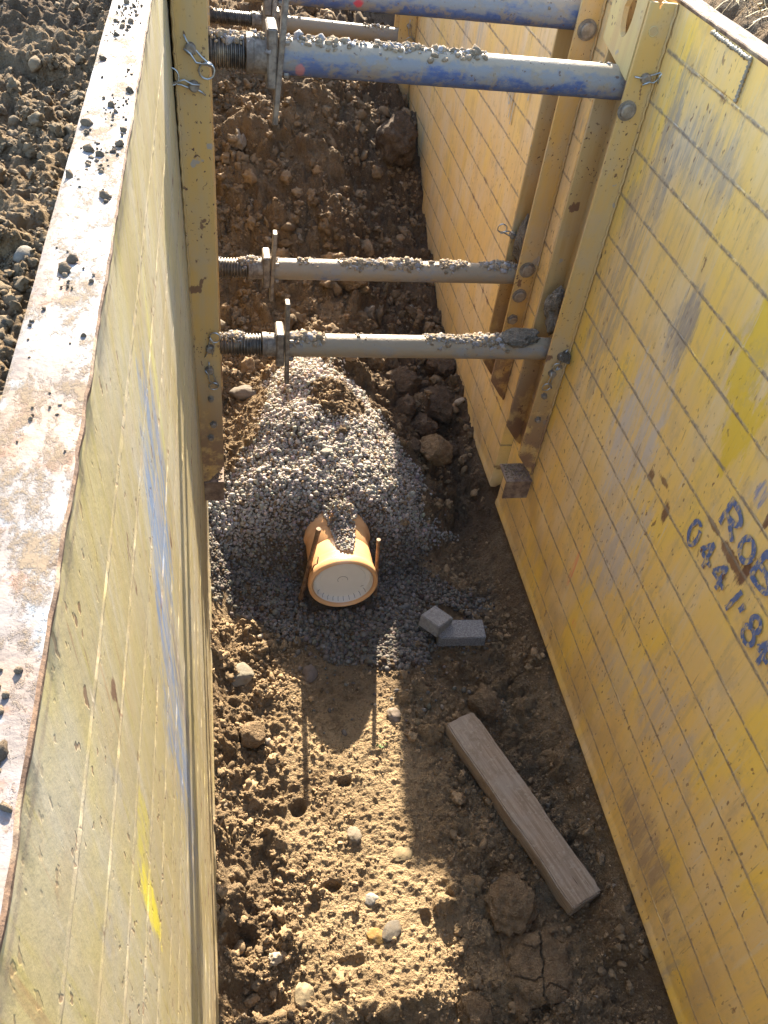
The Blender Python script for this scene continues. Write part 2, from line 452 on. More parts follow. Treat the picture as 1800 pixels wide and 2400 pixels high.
BLUE = (0.10, 0.17, 0.34)
M_PANEL_R = mat_panel("panel_paint", 0.22, blobs=[
    (2.22, 1.72, 0.09, 0.50, (0.24, 0.22, 0.19), 0.6), (2.05, 2.10, 0.20, 0.10, (0.25, 0.235, 0.21), 0.6),
    (1.80, 1.70, 0.05, 0.13, (0.20, 0.19, 0.19), 0.7), (1.82, 1.33, 0.13, 0.24, (0.54, 0.45, 0.35), 0.95), (1.72, 0.86, 0.10, 0.16, (0.52, 0.42, 0.30), 0.8), (1.10, 0.80, 0.16, 0.14, (0.52, 0.41, 0.29), 0.75), (1.40, 0.62, 0.12, 0.10, (0.50, 0.40, 0.28), 0.6), (1.66, 1.30, 0.014, 0.022, (0.15, 0.065, 0.035), 0.85), (1.60, 1.335, 0.030, 0.012, (0.15, 0.065, 0.035), 0.8), (1.34, 1.42, 0.05, 0.010, (0.15, 0.065, 0.035), 0.8), (1.23, 1.415, 0.05, 0.016, (0.15, 0.065, 0.035), 0.9),
    (1.62, 1.02, 0.12, 0.20, (0.52, 0.43, 0.33), 0.8), (1.857, 0.69, 0.011, 0.11, (0.75, 0.22, 0.10), 0.85),
    (1.72, 0.50, 0.016, 0.025, (0.72, 0.24, 0.12), 0.6), (1.50, 1.90, 0.07, 0.20, (0.68, 0.44, 0.04), 0.9),
    (1.42, 1.68, 0.06, 0.12, (0.68, 0.44, 0.04), 0.9), (1.25, 1.612, 0.028, 0.030, BLUE, 0.9),
    (1.53, 1.27, 0.018, 0.04, (0.13, 0.055, 0.035), 0.9), (1.17, 1.43, 0.018, 0.05, (0.13, 0.055, 0.035), 0.95),
    (1.19, 1.60, 0.012, 0.06, (0.13, 0.055, 0.035), 0.95), (0.95, 0.42, 0.22, 0.10, (0.34, 0.24, 0.15), 0.85)])
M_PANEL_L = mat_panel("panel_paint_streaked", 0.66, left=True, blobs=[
    (0.98, 1.92, 0.14, 0.22, (0.15, 0.22, 0.35), 0.9), (0.82, 1.58, 0.11, 0.26, (0.15, 0.21, 0.34), 0.9),
    (0.78, 1.30, 0.10, 0.25, (0.20, 0.25, 0.34), 0.6), (0.92, 1.45, 0.04, 0.30, (0.20, 0.15, 0.10), 0.75),
    (1.15, 2.05, 0.03, 0.20, (0.50, 0.44, 0.06), 0.5), (0.44, 1.90, 0.035, 0.07, (0.52, 0.43, 0.06), 0.7),
    (0.40, 1.80, 0.02, 0.10, (0.70, 0.58, 0.02), 0.8)])
M_PANEL_F = mat_panel("panel_paint_dusty", 0.66, far=True, blobs=[
    (4.3, 2.15, 0.10, 0.22, (0.20, 0.30, 0.36), 0.75), (4.75, 2.2, 0.12, 0.2, (0.30, 0.33, 0.36), 0.7),
    (4.2, 1.75, 0.06, 0.10, (0.27, 0.30, 0.32), 0.5), (4.45, 1.72, 0.05, 0.10, (0.27, 0.30, 0.32), 0.5)])
M_PLATE = mat_plate("rail_paint")
M_PLATE_D = mat_plate("rail_paint_dark", (0.40, 0.25, 0.09))  # same rail paint in a darker tint
M_LUG = mat_plate("lug_paint", (0.50, 0.37, 0.15))
M_TOP = mat_top("bare_top_steel")
M_EDGE = mat_steel("rusty_edge", (0.075, 0.042, 0.026), (0.20, 0.12, 0.07), 0.75, 0.0)
M_SOIL = mat_soil("trench_soil")
M_GROUND = mat_soil("ground_soil")
M_GRAVEL = mat_tint("gravel_stone", 0.95, 160, 0.3, 0.1)
M_CRUMB = mat_tint("soil_crumb", 0.9, 110, 0.9, 0.2, 0.006)
M_STONE = mat_tint("stone_tint", 0.85, 55, 0.6, 0.2, 0.004, 0.75)
M_CLOD_D = mat_clod("dark_clod", (0.092, 0.064, 0.043), (0.145, 0.104, 0.070))
M_CLOD_B = mat_clod("brown_clod", (0.175, 0.117, 0.066), (0.26, 0.182, 0.107))
M_CLOD_G = mat_clod("grey_mud", (0.13, 0.108, 0.08), (0.21, 0.18, 0.14), 0.95, 40)
M_STRUT_B = mat_strut("strut_blue", 1.0)
M_STRUT_M = mat_strut("strut_muddy", 0.25)
M_STEEL = mat_steel("worn_steel")
M_STEEL_D = mat_steel("thread_steel", (0.045, 0.04, 0.036), (0.12, 0.10, 0.08), 0.45, 0.5)
M_WIRE = mat_plain("clip_wire", (0.34, 0.35, 0.35), 0.35, 0.8)
M_BOLT = mat_steel("bolt_steel", (0.15, 0.12, 0.09), (0.26, 0.22, 0.17))
M_FOOT = mat_steel("foot_steel", (0.11, 0.07, 0.05), (0.22, 0.15, 0.10), 0.75, 0.1)

def mat_pipe():
    k = NT("orange_pvc")
    c = k.mix(k.ramp(k.noise(14, 3, 0.5), 0.3, 0.7), (0.62, 0.335, 0.150), (0.65, 0.365, 0.175))
    c = k.mix(k.mul(k.ramp(k.noise(60, 4, 0.65), 0.63, 0.70), 0.5), c, (0.30, 0.22, 0.14))
    c = k.mix(k.mul(k.ramp(k.noise(7, 5, 0.65), 0.52, 0.75), 0.25), c, (0.50, 0.36, 0.22))
    return k.fin(c, 0.28, k.noise(90, 3, 0.5), 0.04, 0.002, spec=0.5)
M_PIPE = mat_pipe()
M_CAP = mat_plain("white_cap_plastic", (0.66, 0.615, 0.55), 0.4, 0, 0.03, 12)
M_INK = mat_plain("black_marks", (0.03, 0.03, 0.03), 0.6)
M_SMEAR = mat_plain("mud_smear", (0.30, 0.26, 0.21), 0.9)
M_ROD = mat_steel("rod_steel", (0.10, 0.055, 0.03), (0.22, 0.13, 0.07), 0.7, 0.2)

def mat_wood():
    k = NT("weathered_timber")
    tc = k.t.nodes.new("ShaderNodeTexCoord"); ov = tc.outputs["Object"]
    g = k.noise(1.0, 6, 0.65, k.vscale((6, 110, 110), vec=ov), 0.4)
    c = k.mix(k.ramp(g, 0.32, 0.68), (0.205, 0.145, 0.095), (0.33, 0.250, 0.175))
    c = k.mix(k.mul(k.ramp(k.noise(7, 5, 0.6), 0.42, 0.68), 0.6), c, (0.295, 0.245, 0.19))
    c = k.mix(k.mul(k.ramp(k.noise(13, 7, 0.75), 0.50, 0.64), 0.7), c, (0.20, 0.145, 0.095))
    c = k.mix(k.mul(k.ramp(k.noise(55, 5, 0.7), 0.56, 0.66), 0.6), c, (0.36, 0.30, 0.22))
    cr = k.ramp(k.noise(1.0, 3, 0.5, k.vscale((4, 70, 70), vec=ov)), 0.68, 0.71)
    c = k.mix(k.mul(cr, 0.8), c, (0.05, 0.03, 0.02))
    c = k.mix(k.mul(k.ramp(k.noise(40, 5, 0.65), 0.60, 0.68), 0.6), c, (0.33, 0.27, 0.20))
    return k.fin(c, 0.8, k.math('SUBTRACT', g, k.mul(cr, 1.2)), 0.45, 0.004, spec=0.25)
M_WOOD = mat_wood()
M_CONC = mat_clod("concrete", (0.20, 0.19, 0.18), (0.27, 0.26, 0.245), 0.9, 60)
M_CONC2 = mat_clod("concrete_rough", (0.15, 0.145, 0.14), (0.29, 0.28, 0.27), 0.9, 170)
def mat_letter():
    k = NT("blue_stencil_paint")
    c = k.mix(k.ramp(k.noise(30, 4, 0.6), 0.3, 0.7), (0.075, 0.115, 0.235), (0.125, 0.155, 0.26))
    c = k.mix(k.mul(k.ramp(k.noise(1, 5, 0.65, k.vscale((1, 90, 40), (0.6, 0, 0))), 0.48, 0.64), 0.85), c, (0.62, 0.42, 0.13))
    c = k.mix(k.mul(k.ramp(k.noise(26, 4, 0.6), 0.64, 0.68), 0.9), c, (0.14, 0.06, 0.035))
    return k.fin(c, 0.5, spec=0.4)
M_LETTER = mat_letter()
def mat_faded():
    k = NT("faded_figures")
    c = k.mix(k.ramp(k.noise(1, 5, 0.7, k.vscale((1, 60, 20))), 0.42, 0.60), (0.36, 0.36, 0.33), (0.54, 0.42, 0.25))
    return k.fin(c, 0.6, spec=0.3)
M_FADED = mat_faded()
M_GRASS_DRY = mat_plain("dry_grass", (0.42, 0.34, 0.19), 0.8, 0, 0.3, 30)
M_GREEN = mat_plain("green_leaf", (0.10, 0.16, 0.04), 0.6, 0, 0.3, 60)

# ------------------------------------------------------------------ rocks
def ico(sub):
    import bmesh
    bm = bmesh.new(); bmesh.ops.create_icosphere(bm, subdivisions=sub, radius=1.0)
    V = np.array([v.co[:] for v in bm.verts]); F = np.array([[v.index for v in f.verts] for f in bm.faces]); bm.free()
    return V, F
ICO = {s: ico(s) for s in (1, 2, 3, 4, 5)}

def rock(sub, seed, rough=0.25, planes=5, squash=0.75, freq=1.6, fine=0.0, cut=(0.62, 0.95)):
    r = np.random.default_rng(seed)
    V, F = ICO[sub]; V = V.copy()
    n = noise3(V[:, 0] * freq + 5, V[:, 1] * freq + 3, V[:, 2] * freq + 8, seed) + 0.5 * noise3(V[:, 0] * freq * 2.3, V[:, 1] * freq * 2.3, V[:, 2] * freq * 2.3 + 4, seed + 3)
    V *= (1 + rough * n)[:, None]
    for _ in range(planes):
        d = r.normal(size=3); d /= np.linalg.norm(d); t = r.uniform(*cut)
        s = V @ d; over = np.clip(s - t, 0, None); V -= np.outer(over * 0.85, d)
    if fine > 0:
        for q, fr in ((1.0, 5.0), (0.6, 10.0), (0.35, 21.0)):
            n = noise3(V[:, 0] * fr + 1, V[:, 1] * fr + 2, V[:, 2] * fr + 3, seed + 9)
            V *= (1 + fine * q * (n if fr < 6 else 0.6 - 1.6 * np.abs(n)))[:, None]
    V[:, 2] *= squash
    return V, F

def quat_rot(n, rng, flat=False):
    if flat:
        a = rng.uniform(0, 2 * np.pi, n); t = rng.normal(0, 0.5, (n, 2))
        q = np.stack([np.cos(a / 2), t[:, 0] * 0.3, t[:, 1] * 0.3, np.sin(a / 2)], 1)
    else:
        q = rng.normal(size=(n, 4))
    q /= np.linalg.norm(q, axis=1)[:, None]
    w, x, y, z = q.T
    return np.stack([np.stack([1 - 2 * (y * y + z * z), 2 * (x * y - z * w), 2 * (x * z + y * w)], -1),
                     np.stack([2 * (x * y + z * w), 1 - 2 * (x * x + z * z), 2 * (y * z - x * w)], -1),
                     np.stack([2 * (x * z - y * w), 2 * (y * z + x * w), 1 - 2 * (x * x + y * y)], -1)], 1)

def scatter(P, size, variants, rng, tints, aniso=0.25, flat=False):
    """many small pieces as arrays: positions P (n,3), sizes (n), variants list of (V,F)"""
    n = len(P); which = rng.integers(0, len(variants), n)
    Rm = quat_rot(n, rng, flat); sc = size[:, None] * (1 + aniso * rng.uniform(-1, 1, (n, 3)))
    Vs = []; Fs = []; Ts = []; off = 0
    for k, (V, F) in enumerate(variants):
        id_ = np.nonzero(which == k)[0]
        if not len(id_): continue
        W = V[None] * sc[id_][:, None, :]
        W = np.einsum('nij,nvj->nvi', Rm[id_], W) + P[id_][:, None, :]
        Vs.append(W.reshape(-1, 3))
        Fs.append((F[None] + (np.arange(len(id_)) * len(V))[:, None, None] + off).reshape(-1, 3))
        Ts.append(np.repeat(tints[id_], len(V), axis=0)); off += len(id_) * len(V)
    return np.concatenate(Vs), np.concatenate(Fs), np.concatenate(Ts)

# ------------------------------------------------------------------ terrain: the trench floor
PY = [1.15, 1.65, 2.2, 2.6, 3.0, 3.3, 3.7, 4.2, 4.6, 5.0, 5.3, 5.55, 6.0, 8.0, 9.6, 12]
PC = [0, 0.035, 0.045, 0.12, 0.25, 0.36, 0.44, 0.585, 0.86, 1.07, 1.17, 1.19, 1.16, 1.15, 2.05, 2.1]
PYR = [-4, 1.9, 2.2, 2.6, 3.0, 3.26, 3.67, 4.17, 4.46, 4.72, 5.11, 5.55, 6.0, 8.0, 9.6, 12]
PR = [0, 0.0, 0.0, 0.03, 0.06, 0.10, 0.23, 0.37, 0.48, 0.60, 0.84, 1.01, 1.08, 1.15, 2.05, 2.1]
GY = [1.85, 1.95, 2.05, 2.2, 2.35, 2.46, 2.55, 2.66, 2.95, 3.2, 3.35, 3.6, 3.9]
GZ = [0.03, 0.035, 0.045, 0.055, 0.12, 0.31, 0.385, 0.445, 0.520, 0.54, 0.52, 0.46, 0.40]
XC = 0.455

def base_h(x, y):
    w = sstep(0.55, 1.0, x)
    b = np.interp(y, PY, PC) * (1 - w) + np.interp(y, PYR, PR) * w
    hw = 0.10 + 0.02 * noise2(y * 3, y * 0 + 2, 5)
    side = np.where(x < XC, 0.62, 0.80)
    m = np.interp(y, GY, GZ) - np.clip(np.abs(x - XC - 0.03 * noise2(y * 2.2, y * 0, 8)) - hw, 0, None) * side
    m = np.where((y > 1.85) & (y < 3.9), m, -1)
    b = np.maximum(b, m)
    b = b + sstep(1.10, 1.30, x + 0.03 * noise2(y * 5, x * 4, 21)) * 0.19 * (1 - sstep(3.3, 3.9, y))
    b = b + sstep(0.02, -0.14, x) * 0.22 * (1 - sstep(3.3, 3.9, y))
    b = b + 0.045 * sstep(0.16, -0.02, x) * (1 - sstep(1.9, 2.1, y)) * sstep(0.2, 0.5, y)
    b = b - 0.05 * sstep(0.72, 0.60, y) * sstep(1.0, 0.7, x)
    # soil sides of the trench beyond the steel boxes
    s = np.maximum(sstep(1.30, 1.52, x), sstep(-0.16, -0.34, x)) * sstep(5.9, 6.1, y)
    return b * (1 - s) + np.maximum(b, 2.08) * s

def gravel_mask(x, y):
    n = 0.13 * fbm2(x, y, 0.22, 4, 31, 0.6)
    front = 1.97 + 0.30 * sstep(0.27, 0.05, x) + 0.10 * sstep(0.75, 0.95, x)
    m = sstep(front - 0.05, front + 0.06, y + n)
    back = 3.42 - 2.2 * np.clip(np.abs(x - 0.45) - 0.16, 0, None)
    back = np.where(x > 0.6, np.maximum(back, 2.86 - 0.5 * (x - 0.6)), np.maximum(back, 2.86))
    m = m * sstep(back + 0.07, back - 0.07, y + n)
    m = m * sstep(1.07, 0.95, x + n)
    dirt = np.exp(-(((x - 0.50) / 0.15) ** 2 + ((y - 3.05) / 0.17) ** 2) * 1.0)
    return m * (1 - sstep(0.35, 0.65, dirt + n * 2))

xs = np.concatenate([np.linspace(-0.60, -0.16, 14)[:-1], np.linspace(-0.16, 1.34, 401), np.linspace(1.34, 1.80, 14)[1:]])
ys = np.concatenate([np.arange(-4, 0.45, 0.06), np.arange(0.45, 2.2, 0.0034), np.arange(2.2, 3.5, 0.0048), np.arange(3.5, 6.2, 0.0085), np.arange(6.2, 12.01, 0.025)])
GX, GYY = np.meshgrid(xs, ys)
Hb = base_h(GX, GYY)
GM = gravel_mask(GX, GYY)
H = Hb.copy()
TR_LIT = np.exp(-((GX - 0.44) / 0.29) ** 4) * sstep(0.50, 0.70, GYY) * sstep(2.02, 1.85, GYY) * np.clip(0.85 + 0.5 * fbm2(GX, GYY, 0.2, 3, 70), 0, 1)  # smoother trodden zone, also the mask that paints the sunlit patch paler
lump = sstep(0.32, 0.02, GX) * (1 - sstep(1.95, 2.1, GYY)) + sstep(0.62, 0.85, GX) * (1 - sstep(2.8, 3.2, GYY)) * 0.7 + sstep(3.0, 3.5, GYY)
lump = np.clip(lump + 0.25, 0, 1) * (1 - 0.85 * GM) * (1 - 0.55 * TR_LIT)
H += 0.024 * fbm2(GX, GYY, 0.30, 3, 1) * lump + 0.020 * fbm2(GX, GYY, 0.17, 3, 14) * GM * sstep(2.3, 2.5, GYY)
H += 0.009 * fbm2(GX, GYY, 0.07, 5, 3, 0.68) * (0.35 + 0.65 * lump) * (1 - 0.5 * TR_LIT)
rid = 1 - np.abs(fbm2(GX, GYY, 0.05, 3, 12, 0.55))
H += 0.010 * (rid - 0.7) * lump
H += 0.0035 * fbm2(GX, GYY, 0.02, 3, 40, 0.65)

def splat(cx, cy, r, hgt, rng):
    i0, i1 = np.searchsorted(ys, (cy - r * 1.3, cy + r * 1.3)); j0, j1 = np.searchsorted(xs, (cx - r * 1.3, cx + r * 1.3))
    if i1 - i0 < 2 or j1 - j0 < 2: return
    X = GX[i0:i1, j0:j1]; Yv = GYY[i0:i1, j0:j1]
    ci, cj = min(np.searchsorted(ys, cy), len(ys) - 1), min(np.searchsorted(xs, cx), len(xs) - 1)
    th = rng.uniform(0, math.pi); ca, sa = math.cos(th), math.sin(th); e = rng.uniform(0.7, 1.0)
    u = ((X - cx) * ca + (Yv - cy) * sa) / r; v = (-(X - cx) * sa + (Yv - cy) * ca) / (r * e)
    s = int(rng.integers(1, 9999))
    d = np.sqrt(u * u + v * v) * (1 + 0.30 * noise2(u * 1.7 + 9, v * 1.7 + 4, s) + 0.15 * noise2(u * 4, v * 4, s + 1))
    cap = np.sqrt(np.clip(1 - d * d, 0, None)) ** 0.85
    top = 0.45 * H[ci, cj] + 0.55 * H[i0:i1, j0:j1] - 0.25 * hgt + hgt * cap * (1 + 0.15 * noise2(u * 3, v * 3, s + 2))
    S = H[i0:i1, j0:j1]
    H[i0:i1, j0:j1] = np.where(cap > 0, np.maximum(S, top), S)

def splat_zone(n, x0, x1, y0, y1, r0, r1, p=2.2, hk=(0.7, 1.1), seed=0):
    r = np.random.default_rng(seed)
    rad = r0 * (1 - r.random(n) * (1 - (r0 / r1) ** p)) ** (-1 / p)
    for k in np.argsort(-rad):
        cx = r.uniform(x0, x1); cy = r.uniform(y0, y1)
        if gravel_mask(np.array([cx]), np.array([cy]))[0] > 0.5: continue
        splat(cx, cy, rad[k], rad[k] * r.uniform(*hk), r)
splat_zone(620, -0.09, 0.15, 0.45, 2.2, 0.008, 0.042, 1.9, seed=1)
splat_zone(170, 0.12, 0.28, 0.45, 1.5, 0.006, 0.020, 2.2, (0.4, 0.8), seed=2)
splat_zone(500, 0.25, 0.70, 0.45, 1.30, 0.005, 0.018, 2.3, (0.4, 0.8), seed=3)
splat_zone(900, 0.66, 1.18, 0.45, 1.95, 0.008, 0.050, 2.0, (0.6, 1.0), seed=4)
splat_zone(120, 1.02, 1.24, 0.45, 3.2, 0.015, 0.060, 1.6, (0.5, 0.9), seed=5)
splat_zone(500, 0.65, 1.24, 2.7, 3.9, 0.014, 0.060, 1.8, seed=6)
splat_zone(2600, -0.12, 1.24, 3.3, 5.7, 0.012, 0.070, 1.8, seed=7)
splat_zone(300, -0.12, 1.24, 5.5, 9.0, 0.03, 0.12, 1.7, seed=8)
splat_zone(80, 0.30, 0.66, 2.85, 3.25, 0.010, 0.030, 1.8, seed=9)
splat_zone(60, 0.0, 1.0, 0.40, 0.72, 0.02, 0.06, 1.8, seed=10)
for (cx, cy, r, h) in ((0.19, 4.9, 0.20, 0.16), (0.10, 4.6, 0.12, 0.10), (0.55, 5.15, 0.16, 0.10), (0.95, 4.95, 0.12, 0.09), (0.35, 4.35, 0.10, 0.07), (0.62, 4.15, 0.10, 0.07), (0.75, 4.5, 0.09, 0.06)):
    splat(cx, cy, r, h, RNG)
# boot and shovel holes in the trodden floor
def pit(cx, cy, rx, ry, dep):
    d = np.sqrt(((GX - cx) / rx) ** 2 + ((GYY - cy) / ry) ** 2)
    H[:] -= dep * (1 - sstep(0.55, 1.1, d))
for a in ((0.385, 1.43, 0.028, 0.020, 0.04), (0.21, 1.35, 0.03, 0.03, 0.04), (0.30, 1.07, 0.035, 0.02, 0.045), (0.24, 1.02, 0.02, 0.03, 0.03), (0.60, 0.93, 0.02, 0.03, 0.03), (0.34, 0.83, 0.05, 0.02, 0.02), (-0.01, 0.92, 0.06, 0.05, 0.06), (0.02, 0.75, 0.10, 0.05, 0.05)):
    pit(*a)
H += (0.0024 * (1 - 0.35 * TR_LIT) * noise2(GX / 0.0095, GYY / 0.0095, 77) + 0.0045 * (0.5 - np.abs(noise2(GX / 0.019, GYY / 0.019, 78)))) * (1 - 0.7 * GM) * (1 - 0.45 * TR_LIT) + 0.0045 * (0.4 - np.abs(noise2(GX / 0.036, GYY / 0.036, 79))) * lump * (1 - 0.6 * TR_LIT)
H += 0.045 * sstep(3.5, 4.2, GYY) * sstep(7, 6, GYY) * fbm2(GX, GYY, 0.22, 3, 81, 0.6)

# sole and track prints pressed into the trodden soil
for (cx, cy, rx, ry, an, pitch) in ((0.175, 0.700, 0.075, 0.045, 0.9, 0.017), (0.255, 0.640, 0.08, 0.04, 0.7, 0.019), (0.215, 0.960, 0.06, 0.035, 0.5, 0.016), (0.295, 0.900, 0.05, 0.04, 0.1, 0.015), (0.47, 1.33, 0.09, 0.018, 0.35, 0.03), (0.50, 0.68, 0.07, 0.05, 1.1, 0.018)):
    u = (GX - cx) * math.cos(an) + (GYY - cy) * math.sin(an); v = -(GX - cx) * math.sin(an) + (GYY - cy) * math.cos(an)
    mk = np.clip(1.3 - np.sqrt((u / rx) ** 2 + (v / ry) ** 2), 0, 1)
    H += mk * 0.0055 * (np.sin(2 * np.pi * (u + 0.15 * np.abs(v)) / pitch) > 0.1) - mk * 0.005

def grid_faces(nx, ny):
    i = np.arange(ny - 1)[:, None] * nx + np.arange(nx - 1)[None]
    return np.stack([i, i + 1, i + nx + 1, i + nx], -1).reshape(-1, 4)

def h_at(x, y):
    x = np.asarray(x, float); y = np.asarray(y, float)
    i = np.clip(np.searchsorted(ys, y) - 1, 0, len(ys) - 2); j = np.clip(np.searchsorted(xs, x) - 1, 0, len(xs) - 2)
    ty = (y - ys[i]) / (ys[i + 1] - ys[i]); tx = (x - xs[j]) / (xs[j + 1] - xs[j])
    return (H[i, j] * (1 - tx) + H[i, j + 1] * tx) * (1 - ty) + (H[i + 1, j] * (1 - tx) + H[i + 1, j + 1] * tx) * ty

dark_soil = np.clip(sstep(2.2, 3.2, GYY) * sstep(0.3, 0.9, GX) * 0.7 + sstep(3.4, 4.2, GYY) * 0.28 * sstep(6.4, 5.6, GYY) + sstep(0.95, 1.15, GX) * 0.35  # darker soil to the right, on the far slope and around the pipe
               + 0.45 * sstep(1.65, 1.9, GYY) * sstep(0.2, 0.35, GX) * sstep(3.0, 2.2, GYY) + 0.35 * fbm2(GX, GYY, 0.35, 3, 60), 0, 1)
me = mesh_np("trench_floor", np.stack([GX, GYY, H], -1).reshape(-1, 3), grid_faces(len(xs), len(ys)), [M_SOIL], True, attrs={"dark_soil": dark_soil.ravel(), "gravelly": GM.ravel(), "trodden_lit": TR_LIT.ravel()})
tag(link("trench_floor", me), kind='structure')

# ------------------------------------------------------------------ ground outside the trench
def ground_patch(name, X0, X1, Y0, Y1, dx, dy, fn, seed, nclod, rr):
    gx = np.arange(X0, X1 + dx * 0.5, dx); gy = np.arange(Y0, Y1 + dy * 0.5, dy)
    A, B = np.meshgrid(gx, gy); h = fn(A, B)
    return gx, gy, A, B, h
PV = []; PF = []; PD = []; poff = 0
def add_patch(A, B, h, dm):
    global poff
    PV.append(np.stack([A, B, h], -1).reshape(-1, 3)); PF.append(grid_faces(A.shape[1], A.shape[0]) + poff); PD.append(dm.ravel()); poff += A.size

def left_h(x, y):
    return 2.10 + 0.05 * fbm2(x, y, 0.5, 3, 90) + 0.02 * fbm2(x, y, 0.09, 4, 91, 0.6) + 0.016 * (1 - np.abs(fbm2(x, y, 0.045, 3, 92, 0.6))) - 0.05 * sstep(-0.24, -0.17, x)
lx = np.concatenate([np.geomspace(60, 0.75, 50) * -1, np.arange(-0.745, -0.165, 0.0042)]); ly = np.concatenate([np.linspace(-30, 0.8, 60)[:-1], np.arange(0.8, 3.5, 0.0052), np.geomspace(3.5, 120, 110)])
LX, LY = np.meshgrid(lx, ly); LH = left_h(LX, LY)
_s = (xs, ys, GX, GYY, H)
xs, ys, GX, GYY, H = lx, ly, LX, LY, LH
_r = np.random.default_rng(5)
_rad = 0.009 * (1 - _r.random(900) * (1 - (0.009 / 0.045) ** 1.9)) ** (-1 / 1.9)
for k in np.argsort(-_rad): splat(_r.uniform(-0.74, -0.19), _r.uniform(0.85, 3.4), _rad[k], _rad[k] * _r.uniform(0.7, 1.0), _r)
LH = H + 0.0028 * noise2(LX / 0.0105, LY / 0.0105, 79) + 0.006 * (0.4 - np.abs(noise2(LX / 0.021, LY / 0.021, 80)))
left_h_grid = (lx, ly, LH)
xs, ys, GX, GYY, H = _s
add_patch(LX, LY, LH, np.clip(0.50 + 0.5 * fbm2(LX, LY, 0.4, 3, 93), 0, 1))

def right_h(x, y):
    return 2.26 + 0.75 * sstep(1.36, 2.3, x) + 0.04 * fbm2(x, y, 0.4, 4, 95) + 0.03 * (1 - np.abs(fbm2(x, y, 0.12, 4, 96, 0.6))) - 0.08 * sstep(1.45, 1.36, x)
rx = np.concatenate([np.arange(1.335, 2.6, 0.012), np.geomspace(2.6, 60, 45)[1:]]); ry = np.concatenate([np.linspace(-30, 0.9, 60)[:-1], np.arange(0.9, 4.5, 0.012), np.geomspace(4.5, 120, 100)])
RX, RY = np.meshgrid(rx, ry); add_patch(RX, RY, right_h(RX, RY), np.full(RX.shape, 0.6))
fx = np.linspace(-0.165, 1.335, 20); fy = np.geomspace(11.5, 120, 40); FX, FY = np.meshgrid(fx, fy)
add_patch(FX, FY, 2.1 + 0.05 * fbm2(FX, FY, 0.6, 3, 97) + 0.0 * FX, np.full(FX.shape, 0.3))
fy = np.linspace(-30, -3.6, 20); FX, FY = np.meshgrid(fx, fy)
add_patch(FX, FY, 2.1 + 0.0 * FX, np.full(FX.shape, 0.3))
me = mesh_np("ground", np.concatenate(PV), np.concatenate(PF), [M_GROUND], True, attrs={"dark_soil": np.concatenate(PD), "gravelly": np.zeros(poff)})
tag(link("ground", me), kind='structure')

# ------------------------------------------------------------------ trench box panels
XL, XR = -0.10, 1.24
PT = 0.055
def panel_grid(side, y0, y1, z0, z1, far=False, dent=0.002, seed=0):
    """inner face with welded seams, bare top, plain back, toe; returns V, F, material index. side -1 left, +1 right"""
    ny = int((y1 - y0) / 0.011); Y = np.linspace(y0, y1, ny)
    prof = []                                              # (offset towards the trench, z, kind)
    seams = [SEAM0 + SEAMD * k for k in range(1, 20) if z0 + 0.06 < SEAM0 + SEAMD * k < z1 - 0.05]
    prof += [(-0.030, z0, 0), (-0.006, z0 + 0.004, 0), (0.004, z0 + 0.022, 0), (0.003, z0 + 0.045, 0), (0.0, z0 + 0.052, 0)]
    last = z0 + 0.052
    for s in seams:
        for t in np.linspace(last, s - 0.009, 4)[1:]: prof.append((0.0, t, 0))
        prof += [(-0.0002, s - 0.006, 0), (0.0010, s - 0.002, 1), (0.0011, s + 0.001, 1), (-0.0002, s + 0.005, 0), (0.0, s + 0.008, 0)]
        last = s + 0.008
    for t in np.linspace(last, z1 - 0.012, 4)[1:]: prof.append((0.0, t, 0))
    prof += [(0.0025, z1 - 0.009, 2), (0.003, z1 - 0.003, 2), (0.001, z1, 2)]
    th = PT + 0.012
    for t in np.linspace(0.008, th - 0.008, 7): prof.append((-t, z1 + 0.001, 3))
    prof += [(-th, z1 - 0.002, 3), (-th, z1 - 0.03, 0), (-PT, z1 - 0.035, 0), (-PT, z0 + 0.02, 0), (-0.030, z0, 0)]
    off = np.array([p[0] for p in prof]); Z = np.array([p[1] for p in prof]); K = np.array([p[2] for p in prof])
    Yg, O = np.meshgrid(Y, off); _, Zg = np.meshgrid(Y, Z); _, Kg = np.meshgrid(Y, K)
    O = O + dent * fbm2(Yg, Zg, 0.9, 2, 200 + seed, 0.35) * (Kg < 2) * (O > -0.02)
    O = O + 0.0009 * noise2(Yg / 0.012, Zg / 0.004, 210 + seed) * (Kg == 1)
    Zg = Zg + 0.0015 * noise2(Yg / 0.10, Zg / 0.03, 215 + seed) * (Kg == 1)
    bat = 0.0016 * fbm2(Yg, 0 * Yg, 0.20, 4, 220 + seed)     # battered top edge
    Zg = Zg + (Kg >= 2) * bat * 0.7
    O = O + (Kg == 2) * 0.0010 * fbm2(Yg, Zg, 0.03, 3, 221 + seed)
    V0 = np.stack([O, Yg, Zg], -1)
    nz = len(prof)
    idx = np.arange(nz * ny).reshape(nz, ny)
    F = np.stack([idx[:-1, :-1], idx[:-1, 1:], idx[1:, 1:], idx[1:, :-1]], -1).reshape(-1, 4)
    mi = np.where((K[:-1] >= 3) & (K[1:] >= 3), 1, np.where((K[:-1] == 2) | (K[1:] == 2), 2, 0)); mi[np.argmax(K == 3) - 1] = 1; mi = np.repeat(mi, ny - 1)
    return V0, F, mi, idx

